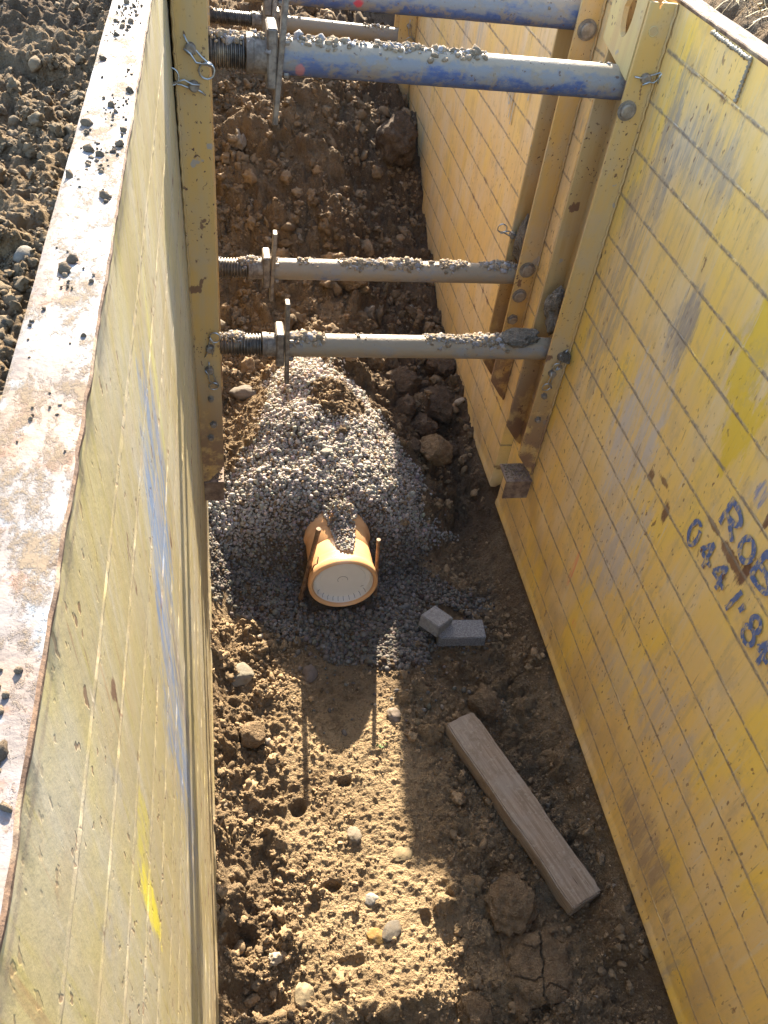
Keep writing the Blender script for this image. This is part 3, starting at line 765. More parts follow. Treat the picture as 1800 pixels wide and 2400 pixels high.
def build_panel(name, side, y0, y1, xf, z0, z1, mat, label, seed, dent):
    """xf(y, z) gives the x of the inner face"""
    V, F, mi, idx = panel_grid(side, y0, y1, z0, z1, seed=seed, dent=dent)
    O = V[..., 0]; xx = xf(V[..., 1], V[..., 2]) - side * O
    W = np.stack([xx, V[..., 1], V[..., 2]], -1)
    base = np.array([xf(np.array(y0), np.array(z0)), (y0 + y1) / 2, z0], float)
    root = empty(name, base)
    tag(root, label, 'trench panel', 'steel panels of the two trench boxes')
    caps = []
    W2 = W.reshape(-1, 3)
    n = idx.shape[0] - 1
    c0 = idx[:n, 0]; c1 = idx[:n, -1]
    faces = [F if side < 0 else F[:, ::-1], np.array([c0[::-1]]), np.array([c1])]
    me = mesh_np("steel_face", W2 - base, faces, [mat, M_TOP, M_EDGE], False, midx=np.concatenate([mi, [0, 0]]))
    o = link("steel_face", me, root)
    sharp_by_angle(me, 28)
    return root, base

def xl(y, z):   # the left panel leans and twists slightly
    t = np.clip((2.4 - z) / 2.2, 0, 1)
    top = -0.111 - 0.010 * np.clip((1.8 - y) / 1.5, -1, 1.6); bot = -0.0842 + 0.0062 * np.clip((2.66 - y) / 2.0, -1, 1.6)
    return top * (1 - t) + bot * t
def xr(y, z): return np.full(np.shape(y), 1.24)
Z0, Z1L, Z1R = 0.19, 2.41, 2.365
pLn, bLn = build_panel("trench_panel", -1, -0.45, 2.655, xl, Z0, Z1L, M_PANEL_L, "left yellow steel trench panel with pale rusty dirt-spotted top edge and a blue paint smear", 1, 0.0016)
pRn, bRn = build_panel("trench_panel", 1, -0.45, 2.655, xr, Z0, Z1R, M_PANEL_R, "right yellow steel panel with welded seams and blue hand-painted lettering", 2, 0.0007)
def xlf(y, z): return np.full(np.shape(y), -0.092)
pLf, bLf = build_panel("trench_panel", -1, 2.775, 5.85, xlf, 0.20, 2.38, M_PANEL_F, "farther left trench panel mostly hidden behind the upright rail on the left", 3, 0.002)
pRf, bRf = build_panel("trench_panel", 1, 2.775, 5.85, xr, 0.20, 2.38, M_PANEL_F, "dusty pale yellow panel of the farther trench box, soil heaped against it", 4, 0.002)

# rails: two plates on the panel, across the trench, with a web between them
def rail(root, base, side, xw, xi, ya, yb, zb, zt, mfront=M_PLATE, notch=False):
    r = empty("rail", (0, 0, 0)); r.parent = root
    def plate(nm, y, mat, t=0.012):
        ch = 0.10                                           # chamfer at the lower end
        poly = [(xi, zt), (xi, zb + ch), (xw - (xw - xi) * 0.30, zb + 0.02), (xw - (xw - xi) * 0.06, zb), (xw, zb), (xw, zt)]
        if notch: poly = [(xi, zt), (xi, zb + ch), (xw - (xw - xi) * 0.30, zb + 0.02), (xw, zb), (xw, zt), (xw - 0.045, zt), (xw - 0.050, zt - 0.016), (xw - 0.058, zt)]
        b = MB(); b.prism(poly, 1, y, y + t)
        o = b.build(nm, mat, r, base=base)
        md = o.modifiers.new("edge_bevel", 'BEVEL'); md.width = 0.0018; md.segments = 2; md.limit_method = 'ANGLE'; md.angle_limit = math.radians(40)
        return o
    plate("front_plate", ya, mfront); plate("rear_plate", yb, M_PLATE_D)
    b = MB(); xa, xb_ = sorted((xw - side * 0.010, xw - side * 0.002))
    b.box((xa, ya + 0.012, zb + 0.03), (xb_, yb, zt - 0.01)); b.build("web", M_PLATE_D, r, base=base)
    # weld bead where the plate meets the panel
    pts = [(xw - side * 0.004 + 0.0012 * math.sin(i * 1.7), ya - 0.001 + 0.001 * math.cos(i * 2.3), zb + (zt - zb) * i / 140) for i in range(141)]
    b = MB(); b.tube(pts, [0.0045 + 0.0016 * math.sin(i * 2.1) * math.sin(i * 0.37) for i in range(141)], 6); b.build("weld_bead", M_PLATE_D, r, True, base=base)
    return r

def clip(parent, base, x, y, z, ang, pin=True, pinr=0.014, ringr=0.017, length=0.05, head=M_BOLT):
    """pin head on a rail plate, with a sprung wire clip lying against the plate"""
    p = empty("pin", (0, 0, 0)); p.parent = parent
    b = MB(); b.lathe([(0, pinr), (0.016, pinr), (0.020, pinr * 0.7)], (x, y + 0.001, z), (0, -1, 0), 18); b.build("pin_head", head, p, True, base=base, auto=40)
    if not pin: return p
    ca, sa = math.cos(ang), math.sin(ang)
    def P(u, v, d=0.010): return (x + u * ca - v * sa, y - d, z + u * sa + v * ca)
    b = MB()
    pts = [P(-0.035, 0.008), P(-0.018, 0.004), P(0, 0.0035), P(0.012, 0.009), P(length - ringr, 0.010)]
    for k in range(0, 20):
        a = math.pi * 0.75 - 2 * math.pi * k / 17
        pts.append(P(length + ringr * 0.6 + ringr * math.cos(a), ringr * math.sin(a), 0.010 + 0.0006 * k))
    pts += [P(length - ringr, -0.008, 0.02), P(0.006, -0.006, 0.019), P(-0.012, -0.012, 0.019)]
    b.tube(pts, 0.0026, 7); b.build("wire_clip", M_WIRE, p, True, base=base)
    return p

def bolt(parent, base, x, y, z, r=0.016):
    b = MB(); b.lathe([(0, r * 1.35), (0.004, r * 1.35), (0.004, r), (0.014, r), (0.016, r * 0.8)], (x, y, z), (0, -1, 0), 6 if r < 0.02 else 20)
    return b.build("bolt", M_BOLT, parent, base=base)

YN, YN2, YF, YF2 = 2.387, 2.577, 2.865, 3.02
rLn = rail(pLn, bLn, -1, -0.098, -0.0086, YN, YN2, 0.625, 2.39)
rRn = rail(pRn, bRn, 1, 1.238, 1.157, YN, YN2, 0.64, 2.352, notch=True)
rLf = rail(pLf, bLf, -1, -0.090, -0.0035, YF, YF2, 0.62, 2.37, M_PLATE_D)
rRf = rail(pRf, bRf, 1, 1.238, 1.157, YF, YF2, 0.66, 2.37)
rail(pLf, bLf, -1, -0.090, -0.010, 5.60, 5.76, 0.62, 2.37, M_PLATE_D)
rail(pRf, bRf, 1, 1.238, 1.13, 5.60, 5.76, 0.62, 2.37, M_PLATE)

clip(rLn, bLn, -0.054, YN, 2.165, -0.9, ringr=0.020); clip(rLn, bLn, -0.050, YN, 2.075, 2.75, ringr=0.021)
clip(rLn, bLn, -0.040, YN, 1.255, 1.25, ringr=0.017, length=0.042); clip(rLn, bLn, -0.046, YN, 1.168, -1.35, ringr=0.016, length=0.05)
for (x, z, r) in ((-0.045, 1.045, 0.009), (-0.040, 0.93, 0.011), (-0.052, 0.87, 0.010)): bolt(rLn, bLn, x, YN, z, r)
clip(rRn, bRn, 1.204, YN, 2.165, 0.12, ringr=0.020, length=0.04); bolt(rRn, bRn, 1.178, YN, 2.075, 0.021)
clip(rRn, bRn, 1.205, YN, 1.225, -1.8, ringr=0.017, length=0.03); clip(rRn, bRn, 1.190, YN, 1.150, -1.75, ringr=0.017, length=0.045)
for (x, z, r) in ((1.186, 1.045, 0.010), (1.19, 0.93, 0.010)): bolt(rRn, bRn, x, YN, z, r)
bolt(rRf, bRf, 1.196, YF, 2.155, 0.024); bolt(rRf, bRf, 1.196, YF, 1.300, 0.024); bolt(rRf, bRf, 1.190, YF, 1.185, 0.022); bolt(rRf, bRf, 1.185, YF, 1.075, 0.018)
clip(rRf, bRf, 1.160, YF2, 1.37, 2.6, ringr=0.018)
clip(rRf, bRf, 1.19, 5.60, 1.42, -1.4, ringr=0.03, length=0.07)

def holes(parent, base, x, y, z, r=0.012):
    b = MB(); b.lathe([(0, r), (0.0012, r)], (x, y, z), (0, -1, 0), 20); return b
# the round eye near the top of the right rail, bright panel showing through it
b = MB(); b.lathe([(0.0, 0.0135), (0.0015, 0.0135), (0.0015, 0.0115), (0.0, 0.0115)], (1.187, YN - 0.0005, 2.283), (0, -1, 0), 24, False); b.build("eye_rim", M_LUG, rRn, True, base=bRn)
b = MB(); b.lathe([(0.0, 0.0113), (0.0008, 0.0113)], (1.187, YN - 0.0005, 2.283), (0, -1, 0), 24); b.build("eye_back", M_PLATE_D, rRn, base=bRn)

# lifting lug between the plates of the right rail: a plate with a tear-shaped eye
def lug(root, base, x, y0, y1, z0, z1):
    out = [(y0, z0), (y0, z1), (y1, z1), (y1, z0 + 0.045)]
    # eye outline
    cy, cz = (y0 + y1) / 2 - 0.012, (z0 + z1) / 2 + 0.008
    eye = []
    for k in range(24):
        a = 2 * math.pi * k / 24; s = math.sin(a)
        w = 0.037 * (1 - 0.45 * max(0, s))
        eye.append((cy + w * math.cos(a) - 0.02 * max(0, s), cz + 0.070 * s))
    # ring of quads from eye to outline sampled by angle
    def ray_out(a):
        d = (math.cos(a), math.sin(a)); best = 9
        n = len(out)
        for i in range(n):
            p, q = out[i], out[(i + 1) % n]; ex, ez = q[0] - p[0], q[1] - p[1]
            den = d[0] * ez - d[1] * ex
            if abs(den) < 1e-9: continue
            t = ((p[0] - cy) * ez - (p[1] - cz) * ex) / den; u = ((p[0] - cy) * d[1] - (p[1] - cz) * d[0]) / den
            if t > 0 and -1e-6 <= u <= 1 + 1e-6: best = min(best, t)
        return best
    ang = sorted([math.atan2(e[1] - cz, e[0] - cy) for e in eye] + [math.atan2(p[1] - cz, p[0] - cy) for p in out])
    def eye_r(a):
        d = (math.cos(a), math.sin(a)); best = 9; n = len(eye)
        for i in range(n):
            p, q = eye[i], eye[(i + 1) % n]; ex, ez = q[0] - p[0], q[1] - p[1]; den = d[0] * ez - d[1] * ex
            if abs(den) < 1e-9: continue
            t = ((p[0] - cy) * ez - (p[1] - cz) * ex) / den; u = ((p[0] - cy) * d[1] - (p[1] - cz) * d[0]) / den
            if t > 0 and -1e-6 <= u <= 1 + 1e-6: best = min(best, t)
        return best
    n = len(ang); V = []; F = []
    for xx in (x - 0.008, x + 0.008):
        for a in ang:
            r = eye_r(a); V.append((xx, cy + r * math.cos(a), cz + r * math.sin(a)))
        for a in ang:
            r = ray_out(a); V.append((xx, cy + r * math.cos(a), cz + r * math.sin(a)))
    for i in range(n):
        j = (i + 1) % n
        F += [(i, j, n + j, n + i), (2 * n + j, 2 * n + i, 3 * n + i, 3 * n + j), (j, i, 2 * n + i, 2 * n + j), (n + i, n + j, 3 * n + j, 3 * n + i)]
    b = MB(); b.add(V, F); return b.build("lifting_lug", M_LUG, root, base=base)
lug(pRn, bRn, 1.163, YN + 0.016, YN2 + 0.055, 2.150, 2.44)
lug(pLn, bLn, -0.020, YN + 0.016, YN2 + 0.055, 2.160, 2.44)

# raised repair plate welded on the right panel, top corner
b = MB(); b.box((1.2345, 1.955, 2.252), (1.2392, 2.165, 2.345), 0.0015); b.build("welded_plate", M_PANEL_R, pRn, base=bRn)
pts = [(1.2343, 1.955 + 0.21 * i / 40, 2.346 + 0.002 * math.sin(i * 2.2)) for i in range(41)] 
b = MB(); b.tube(pts, [0.005 + 0.002 * math.sin(i * 2.7) for i in range(41)], 7)
pts = [(1.2343, 1.955 + 0.001 * math.sin(i * 2.1), 2.345 - 0.093 * i / 20) for i in range(21)]
b.tube(pts, [0.004 + 0.002 * math.sin(i * 2.7) for i in range(21)], 7); b.build("weld_bead", mat_steel("weld_grey", (0.16, 0.135, 0.10), (0.32, 0.28, 0.22), 0.6, 0.1), pRn, True, base=bRn)

# feet under the rails
def foot(root, base, xa, xb, y0, y1, z0, z1, side):
    b = MB()
    b.box((xa, y0, z0), (xb, y0 + 0.010, z1 - 0.009), 0.001)
    b.box((xa - 0.002, y0 - 0.002, z1 - 0.009), (xb + 0.002, y1, z1), 0.001)
    xs_ = xb if side < 0 else xa
    f = b.build("rail_foot", M_FOOT, root, base=base)
    P = np.stack([RNG.uniform(xa + 0.005, xb - 0.005, 130), RNG.uniform(y0 + 0.008, y1 - 0.004, 130), np.full(130, z1 + 0.001)], 1)
    V, F, T = scatter(P, RNG.uniform(0.002, 0.0055, 130), [rock(1, 900 + i, 0.35, 3) for i in range(3)], RNG, np.tile([[0.24, 0.175, 0.11]], (130, 1)))
    tag(link("dried_mud", mesh_np("dried_mud", V - base, F, [M_CRUMB], True, attrs={"tint": T}), f), kind='stuff')
foot(pLn, bLn, -0.092, -0.013, 2.384, 2.470, 0.549, 0.648, -1)
foot(pRn, bRn, 1.125, 1.232, 2.360, 2.470, 0.530, 0.628, 1)

# lettering on the right panel
def strokes(defs, wid, off=0.0028):
    b = MB(); lay = 0
    for pts in defs:
        lay += 1; xo = 1.24 - off - 0.00012 * lay
        n = len(pts); P = np.array(pts, float)
        # densify
        Q = [P[0]]
        for i in range(n - 1):
            m = max(1, int(np.linalg.norm(P[i + 1] - P[i]) / 0.006))
            for t in range(1, m + 1): Q.append(P[i] + (P[i + 1] - P[i]) * t / m)
        Q = np.array(Q); T = np.gradient(Q, axis=0); T /= np.linalg.norm(T, axis=1)[:, None] + 1e-9
        N = np.stack([-T[:, 1], T[:, 0]], 1)
        w = wid * (0.5 + 0.06 * np.sin(np.arange(len(Q)) * 1.3 + lay))
        A = Q + N * w[:, None]; B = Q - N * w[:, None]
        V = [(xo, p[0], p[1]) for p in A] + [(xo, p[0], p[1]) for p in B]; k = len(Q)
        b.add(V, [(i, i + 1, k + i + 1, k + i) for i in range(k - 1)])
    return b
def arc(cy, cz, ry, rz, a0, a1, n=18):
    return [(cy - ry * math.cos(math.radians(a0 + (a1 - a0) * i / n)), cz + rz * math.sin(math.radians(a0 + (a1 - a0) * i / n))) for i in range(n + 1)]
ROW1 = [[(1.322, 1.447), (1.318, 1.532)], [(1.326, 1.530)] + arc(1.300, 1.508, 0.042, 0.022, 90, -90, 12) + [(1.318, 1.486)], [(1.300, 1.486), (1.252, 1.450)],
        arc(1.197, 1.480, 0.026, 0.032, 0, 360, 22),
        [(1.146, 1.446), (1.140, 1.534)], [(1.146, 1.532)] + arc(1.125, 1.512, 0.040, 0.020, 90, -90, 12) + [(1.14, 1.492)], [(1.140, 1.492)] + arc(1.122, 1.470, 0.046, 0.022, 90, -90, 12) + [(1.146, 1.448)]]
ROW2 = [arc(1.385, 1.342, 0.021, 0.040, 60, 400, 24),
        [(1.297, 1.302), (1.299, 1.390)], [(1.299, 1.390), (1.334, 1.332)], [(1.334, 1.332), (1.274, 1.332)],
        [(1.219, 1.306), (1.222, 1.390)], [(1.222, 1.390), (1.256, 1.334)], [(1.256, 1.334), (1.196, 1.334)],
        [(1.156, 1.304), (1.140, 1.390)], [(1.116, 1.345), (1.110, 1.372)],
        arc(1.052, 1.374, 0.018, 0.020, -90, 270, 16), arc(1.052, 1.330, 0.023, 0.024, 90, 450, 16),
        [(0.985, 1.306), (0.988, 1.390)], [(0.988, 1.390), (1.010, 1.340)], [(1.010, 1.340), (0.962, 1.340)], [(0.925, 1.306), (0.928, 1.388)], [(0.928, 1.388), (0.950, 1.338)], [(0.950, 1.338), (0.905, 1.338)]]
b = strokes(ROW1, 0.017); b.build("painted_lettering", M_LETTER, pRn, base=bRn)
b = strokes(ROW2, 0.0145); b.build("painted_lettering", M_LETTER, pRn, base=bRn)

# faded, no longer readable painted figures on the far panel
FAINT = [[(3.80 - 0.045 * i, 1.83 - 0.010 * i), (3.79 - 0.045 * i, 1.73 - 0.010 * i)] for i in range(4)]
FAINT += [arc(3.60, 1.70, 0.016, 0.028, 0, 360, 14), [(3.565, 1.735), (3.570, 1.62)], [(3.53, 1.70), (3.535, 1.61)]]
FAINT += [[(3.52 - 0.05 * i, 1.86 - 0.006 * i), (3.525 - 0.05 * i, 1.78 - 0.006 * i)] for i in range(4)]
b = strokes(FAINT, 0.011, 0.0048); b.build("painted_lettering", M_FADED, pRf, base=bRf)

# ------------------------------------------------------------------ spindle struts
def strut(name, label, x0, x1, y, z0, z1, r, xthr, xnut, xcol, mat, bar, crust, seed):
    """x0..xthr thread, xthr..xnut collar, xnut..xcol adjusting plate, then tube to x1; bar: (lean, top, bottom)"""
    base = np.array([(x0 + x1) / 2, y, (z0 + z1) / 2])
    root = empty(name, base); tag(root, label, 'strut', 'spindle struts across the trench')
    def zc(x): return z0 + (z1 - z0) * (x - x0) / (x1 - x0)
    ax = Vector((x1 - x0, 0, z1 - z0)).normalized()
    def seg(xa, xb, prof, nm, m, sg=36):
        b = MB(); b.lathe(prof, (xa, y, zc(xa)), ax, sg); return b.build(nm, m, root, True, base=base, auto=38)
    L = xthr - x0 + 0.04; n = int(L / 0.0105); prof = []
    for i in range(n):
        t = L * i / n - 0.04; p = L / n
        prof += [(t, r * 0.80), (t + p * 0.25, r * 0.93), (t + p * 0.55, r * 0.93), (t + p * 0.80, r * 0.80)]
    seg(x0, xthr, prof, "threaded_spindle", M_STEEL_D, 32)
    c = xnut - xthr
    seg(xthr, xnut, [(0, r * 0.9), (0.002, r * 1.05), (c * 0.35, r * 1.06), (c * 0.4, r * 1.0), (c, r * 1.0)], "collar", M_STEEL)
    tl = x1 - xcol + 0.02
    seg(xcol, x1, [(0, r * 1.0)] + [(tl * i / 40, r * (1 + 0.006 * math.sin(i * 2.2 + seed))) for i in range(1, 40)] + [(tl, r)], "tube", mat, 48)
    # adjusting nut: block plate with a flat handle bar bolted to it
    zn = zc((xnut + xcol) / 2)
    b = MB(); b.box((xnut - 0.001, y - r * 1.12, zn - r * 1.55), (xcol - 0.014, y + r * 1.12, zn + r * 1.65), 0.005); nb = b.build("nut_plate", M_STEEL, root, base=base)
    lean, up, dn = bar
    b = MB(); w = 0.014
    xm = xcol - 0.013
    Vt = [(xm + lean * s - 0.0005, y - r * 1.12 - 0.012 + dy, zn + zz) for (s, zz) in ((1, up), (-1, -dn)) for dy in (0.0, 0.030)]
    V = []
    for (s, zz) in ((-1, -dn), (-0.96, -dn - 0.004), (0, 0), (0.96, up), (1, up - 0.004)):
        pass
    poly = [(xm - 0.0005 - lean, zn - dn), (xm + 0.014 - lean, zn - dn), (xm + 0.018 + lean, zn + up), (xm + 0.002 + lean, zn + up)]
    b.prism(poly, 1, y - r * 1.12 - 0.004, y - r * 1.12 + 0.034)
    hb = b.build("handle_bar", M_STEEL, root, base=base)
    md = hb.modifiers.new("edge_bevel", 'BEVEL'); md.width = 0.003; md.segments = 2
    for q in (-0.75, 0.95):
        b = MB(); b.lathe([(0, 0.007), (0.012, 0.007), (0.014, 0.004)], (xm + 0.017, y - r * 1.0, zn + q * r), (1, 0, 0), 6)
        b.build("bolt", M_BOLT, root, base=base)
    # mud crust lying on the top of the tube, thread and plate
    n = crust; rg = np.random.default_rng(seed + 50)
    xx = rg.uniform(x0 + 0.01, x1 - 0.02, n)
    dens = noise2(xx * 7, xx * 0 + seed, 300 + seed) + 0.6 * noise2(xx * 19, xx * 0 + seed, 301 + seed)
    keep = rg.random(n) < np.clip(0.30 + 1.25 * dens, 0.01, 1); xx = xx[keep]; n = len(xx)
    a = rg.normal(0.10, 0.42, n)
    rr = np.where(xx < xthr, r * 0.92, r)
    P = np.stack([xx, y + np.sin(a) * rr, z0 + (z1 - z0) * (xx - x0) / (x1 - x0) + np.cos(a) * rr], 1)
    sz = rg.lognormal(math.log(0.0042), 0.42, n).clip(0.002, 0.012) * (1 + 0.7 * np.clip(dens[keep], 0, 1))
    tn = np.array([0.27, 0.205, 0.135])[None] * rg.uniform(0.75, 1.45, (n, 1)); gm = (rg.random(n) < 0.3)[:, None]
    tn = np.where(gm, np.array([0.30, 0.28, 0.27]) * rg.uniform(0.8, 1.3, (n, 1)), tn)
    V, F, T = scatter(P, sz, [rock(1, 700 + i, 0.35, 3) for i in range(4)], rg, tn)
    tag(link("mud_crust", mesh_np("mud_crust", V - base, F, [M_CRUMB], True, attrs={"tint": T}), root), kind='stuff')
    return root

strut("spindle_strut", "thick blue strut with a red dab, crossing between the near rails high up", -0.03, 1.20, 2.482, 2.135, 2.120, 0.047, 0.088, 0.144, 0.185, M_STRUT_B, (0.012, 0.19, 0.165), 1000, 1)
strut("spindle_strut", "lowest and nearest strut, mud-caked, just above the gravel mound", -0.03, 1.20, 2.482, 1.207, 1.190, 0.041, 0.135, 0.183, 0.225, M_STRUT_M, (-0.004, 0.190, 0.135), 3800, 2)
strut("spindle_strut", "blue strut running along the top edge of the picture", -0.03, 1.20, 2.945, 2.190, 2.178, 0.046, 0.10, 0.16, 0.20, M_STRUT_B, (0.008, 0.19, 0.17), 500, 3)
strut("spindle_strut", "grey-blue muddy strut just behind and above the lowest one", -0.03, 1.20, 2.945, 1.240, 1.237, 0.040, 0.106, 0.163, 0.205, M_STRUT_M, (0.004, 0.165, 0.115), 3800, 4)
strut("spindle_strut", "far strut at the end of the farther box, in front of sunlit soil", -0.03, 1.20, 5.68, 1.375, 1.335, 0.045, 0.24, 0.30, 0.42, M_STRUT_M, (0.012, 0.20, 0.16), 700, 5)

# ------------------------------------------------------------------ the sewer pipe
PCX, PCY, PCZ = 0.460, 2.20, 0.222
pb = np.array([PCX, 2.33, 0.075])
pipe = empty("sewer_pipe", pb)
tag(pipe, "orange plastic sewer pipe socket closed by a white cap, sticking out of the gravel", 'pipe')
b = MB()
pr = [(-0.004, 0.1300), (-0.009, 0.1345), (-0.010, 0.1395), (-0.006, 0.1440), (0.004, 0.1460), (0.020, 0.1462), (0.030, 0.1440), (0.036, 0.1395), (0.040, 0.1375), (0.060, 0.1385), (0.068, 0.1370), (0.078, 0.1355),
      (0.142, 0.1352), (0.1445, 0.1335), (0.147, 0.1352), (0.214, 0.1355), (0.222, 0.1375), (0.228, 0.1430), (0.236, 0.1475), (0.262, 0.1490), (0.285, 0.1480), (0.294, 0.1440), (0.298, 0.1300), (0.300, 0.125), (0.60, 0.125)]
b.lathe(pr, (PCX, PCY, PCZ), (0, 1, 0), 96, False); bo = b.build("socket", M_PIPE, pipe, True, base=pb, auto=50)
b = MB(); b.lathe([(-0.004, 0.1300), (0.004, 0.1262), (0.012, 0.1245), (0.030, 0.1240), (0.040, 0.1240)], (PCX, PCY, PCZ), (0, 1, 0), 96, False); b.build("inner_lip", M_PIPE, bo, True, base=pb)
b = MB(); b.lathe([(0.003, 0.1255), (0.000, 0.1235), (0.002, 0.1215), (0.020, 0.1190), (0.024, 0.116), (0.0245, 0.0965), (0.0225, 0.094), (0.022, 0.001)], (PCX, PCY, PCZ), (0, 1, 0), 96, False)
cap = b.build("end_cap", M_CAP, pipe, True, base=pb, auto=35)
b = MB()
ang = [math.radians(a) for a in range(-10, 215, 6)]
b.tube([(PCX + 0.021 * math.cos(a), PCY + 0.0218, PCZ + 0.021 * math.sin(a)) for a in ang], 0.0009, 5)
for a in (212, 228, 241, 253, 264, 275, 287, 299, 312, 326):
    a = math.radians(a); c, s = math.cos(a), math.sin(a)
    b.tube([(PCX + rr * c, PCY + yy, PCZ + rr * s) for rr, yy in ((0.1205, 0.006), (0.1188, 0.0195), (0.110, 0.0240))], 0.0010, 4)
b.build("black_marking", M_INK, cap, base=pb)
b = MB()
for (x0, z0, x1, z1) in ((0.035, -0.047, 0.060, -0.055), (0.03, -0.055, 0.045, -0.060), (0.050, -0.040, 0.062, -0.050), (0.066, -0.035, 0.074, -0.055), (0.078, -0.026, 0.085, -0.045), (0.04, -0.062, 0.052, -0.066), (0.07, -0.058, 0.092, -0.046)):
    b.tube([(PCX + x0, PCY + 0.0238, PCZ + z0), (PCX + (x0 + x1) / 2 + 0.004, PCY + 0.0238, PCZ + (z0 + z1) / 2 + 0.003), (PCX + x1, PCY + 0.0238, PCZ + z1)], 0.0012, 4)
b.build("mud_smear", M_SMEAR, cap, base=pb)

def rod(label, top, bot, r=0.010):
    b = MB(); base = np.array(bot)
    t = Vector(top); q = Vector(bot); n = 14
    pts = [q + (t - q) * i / n for i in range(n + 1)]
    b.tube(pts, [r * (1 + 0.03 * math.sin(i * 1.9)) for i in range(n + 1)], 14)
    o = b.build("steel_rod", M_ROD, None, True, base=base, auto=40); o.location = bot
    return tag(o, label, 'rod', 'steel rods driven in beside the pipe')
rod("long rusty steel rod leaning against the left side of the orange pipe", (0.351, 2.270, 0.485), (0.288, 2.262, 0.02))
rod("short rusty rod standing at the right side of the orange pipe", (0.600, 2.268, 0.410), (0.622, 2.262, 0.02), 0.0085)
b = MB(); b.tube([(0.352, 2.235, 0.36), (0.348, 2.222, 0.33), (0.336, 2.220, 0.325), (0.332, 2.226, 0.30), (0.327, 2.228, 0.24)], 0.0028, 6)
o = b.build("wire_tie", M_ROD, None, True, base=np.array((0.335, 2.225, 0.24))); o.location = (0.335, 2.225, 0.24)
tag(o, "bent bit of wire hanging between the long rod and the pipe", 'wire')

# ------------------------------------------------------------------ blocks, timber
def block(name, mat, size, loc, rot, label, group, seed):
    import bmesh
    bm = bmesh.new(); bmesh.ops.create_cube(bm, size=1.0)
    bmesh.ops.scale(bm, vec=size, verts=bm.verts)
    bmesh.ops.bevel(bm, geom=bm.edges[:], offset=0.0035, segments=2, affect='EDGES')
    bmesh.ops.subdivide_edges(bm, edges=[e for e in bm.edges if e.calc_length() > 0.02], cuts=5, use_grid_fill=True)
    V = np.array([v.co[:] for v in bm.verts])
    n = noise3(V[:, 0] * 60, V[:, 1] * 60, V[:, 2] * 60, seed); n2 = noise3(V[:, 0] * 22, V[:, 1] * 22, V[:, 2] * 22, seed + 1)
    for v, a, c in zip(bm.verts, n, n2): v.co *= 1 + 0.006 * a + 0.008 * c
    me = bpy.data.meshes.new(name); bm.to_mesh(me); bm.free(); me.materials.append(mat)
    o = link(name, me, None, loc); o.rotation_euler = rot
    sharp_by_angle(me, 35)
    if label: tag(o, label, 'paving block', group)
    return o
block("paving_block", M_CONC2, (0.205, 0.098, 0.060), (0.958, 2.045, 0.042), (0, 0.0, -0.06), "rough grey concrete block lying flat, its neighbour leaning on it", "concrete blocks on the gravel", 3)
block("paving_block", M_CONC, (0.105, 0.100, 0.058), (0.852, 2.083, 0.084), (-0.06, 0.22, 0.68), "smooth pale concrete half block tilted against the rough grey one", "concrete blocks on the gravel", 4)

def timber():
    import bmesh
    bm = bmesh.new(); bmesh.ops.create_cube(bm, size=1.0); bmesh.ops.scale(bm, vec=(0.775, 0.128, 0.078), verts=bm.verts)
    bmesh.ops.bevel(bm, geom=bm.edges[:], offset=0.005, segments=2, affect='EDGES')
    bmesh.ops.subdivide_edges(bm, edges=[e for e in bm.edges if e.calc_length() > 0.3], cuts=40, use_grid_fill=True)
    bmesh.ops.subdivide_edges(bm, edges=[e for e in bm.edges if 0.05 < e.calc_length() < 0.2], cuts=5, use_grid_fill=True)
    V = np.array([v.co[:] for v in bm.verts])
    a = fbm2(V[:, 0], V[:, 1] * 3, 0.2, 3, 5); c = noise3(V[:, 0] * 12, V[:, 1] * 40, V[:, 2] * 40, 4)
    edge = np.clip(noise2(V[:, 0] * 9, V[:, 0] * 0 + 3, 9), 0, 1)
    for v, p, q, e in zip(bm.verts, a, c, edge):
        s = 1 + 0.016 * q
        co = (abs(v.co.y) > 0.055) * (abs(v.co.z) > 0.030)
        s *= 1 - 0.07 * co * max(0.0, e - 0.15) - 0.06 * co * (abs(v.co.x) > 0.36)
        v.co.y *= s * (1 - 0.05 * e * (v.co.y < -0.05)); v.co.z *= s; v.co.z += 0.0025 * p; v.co.x *= 1 + 0.004 * q
    me = bpy.data.meshes.new("wood_beam"); bm.to_mesh(me); bm.free(); me.materials.append(M_WOOD)
    o = link("wood_beam", me, None, (0.994, 1.255, 0.052)); o.rotation_euler = (0.03, -0.012, math.atan2(0.918 - 1.6, 1.125 - 0.865))
    sharp_by_angle(me, 35)
    return tag(o, "weathered brown squared timber lying askew on the soil in the right wall's shade", 'timber')
timber()

# ------------------------------------------------------------------ gravel, crumbs (stuff)
def sample(n, x0, x1, y0, y1, fn, rng):
    out = []; tot = 0
    while tot < n:
        X = rng.uniform(x0, x1, n * 2); Yv = rng.uniform(y0, y1, n * 2); k = rng.random(n * 2) < fn(X, Yv)
        out.append(np.stack([X[k], Yv[k]], 1)); tot += k.sum()
    return np.concatenate(out)[:n]
rg = np.random.default_rng(21)
NG = 34000
G = sample(NG, -0.10, 1.16, 1.80, 3.5, lambda x, y: np.clip(gravel_mask(x, y) * 1.0, 0, 1) ** 1.3, rg)
stray = sample(260, 0.2, 1.1, 1.45, 2.1, lambda x, y: np.exp(-(1.95 - np.minimum(y, 1.95)) * 5), rg)
G = np.concatenate([G, stray])
sz = rg.lognormal(math.log(0.0050), 0.40, len(G)); sz = np.clip(sz * np.where((G[:, 1] < 2.25), 1.25, 1.0), 0.0022, 0.014)
under = ((G[:, 0] - PCX) ** 2 < 0.148 ** 2) & (G[:, 1] > PCY - 0.01) & (G[:, 1] < PCY + 0.26)
G = G[~under]; sz = sz[~under]
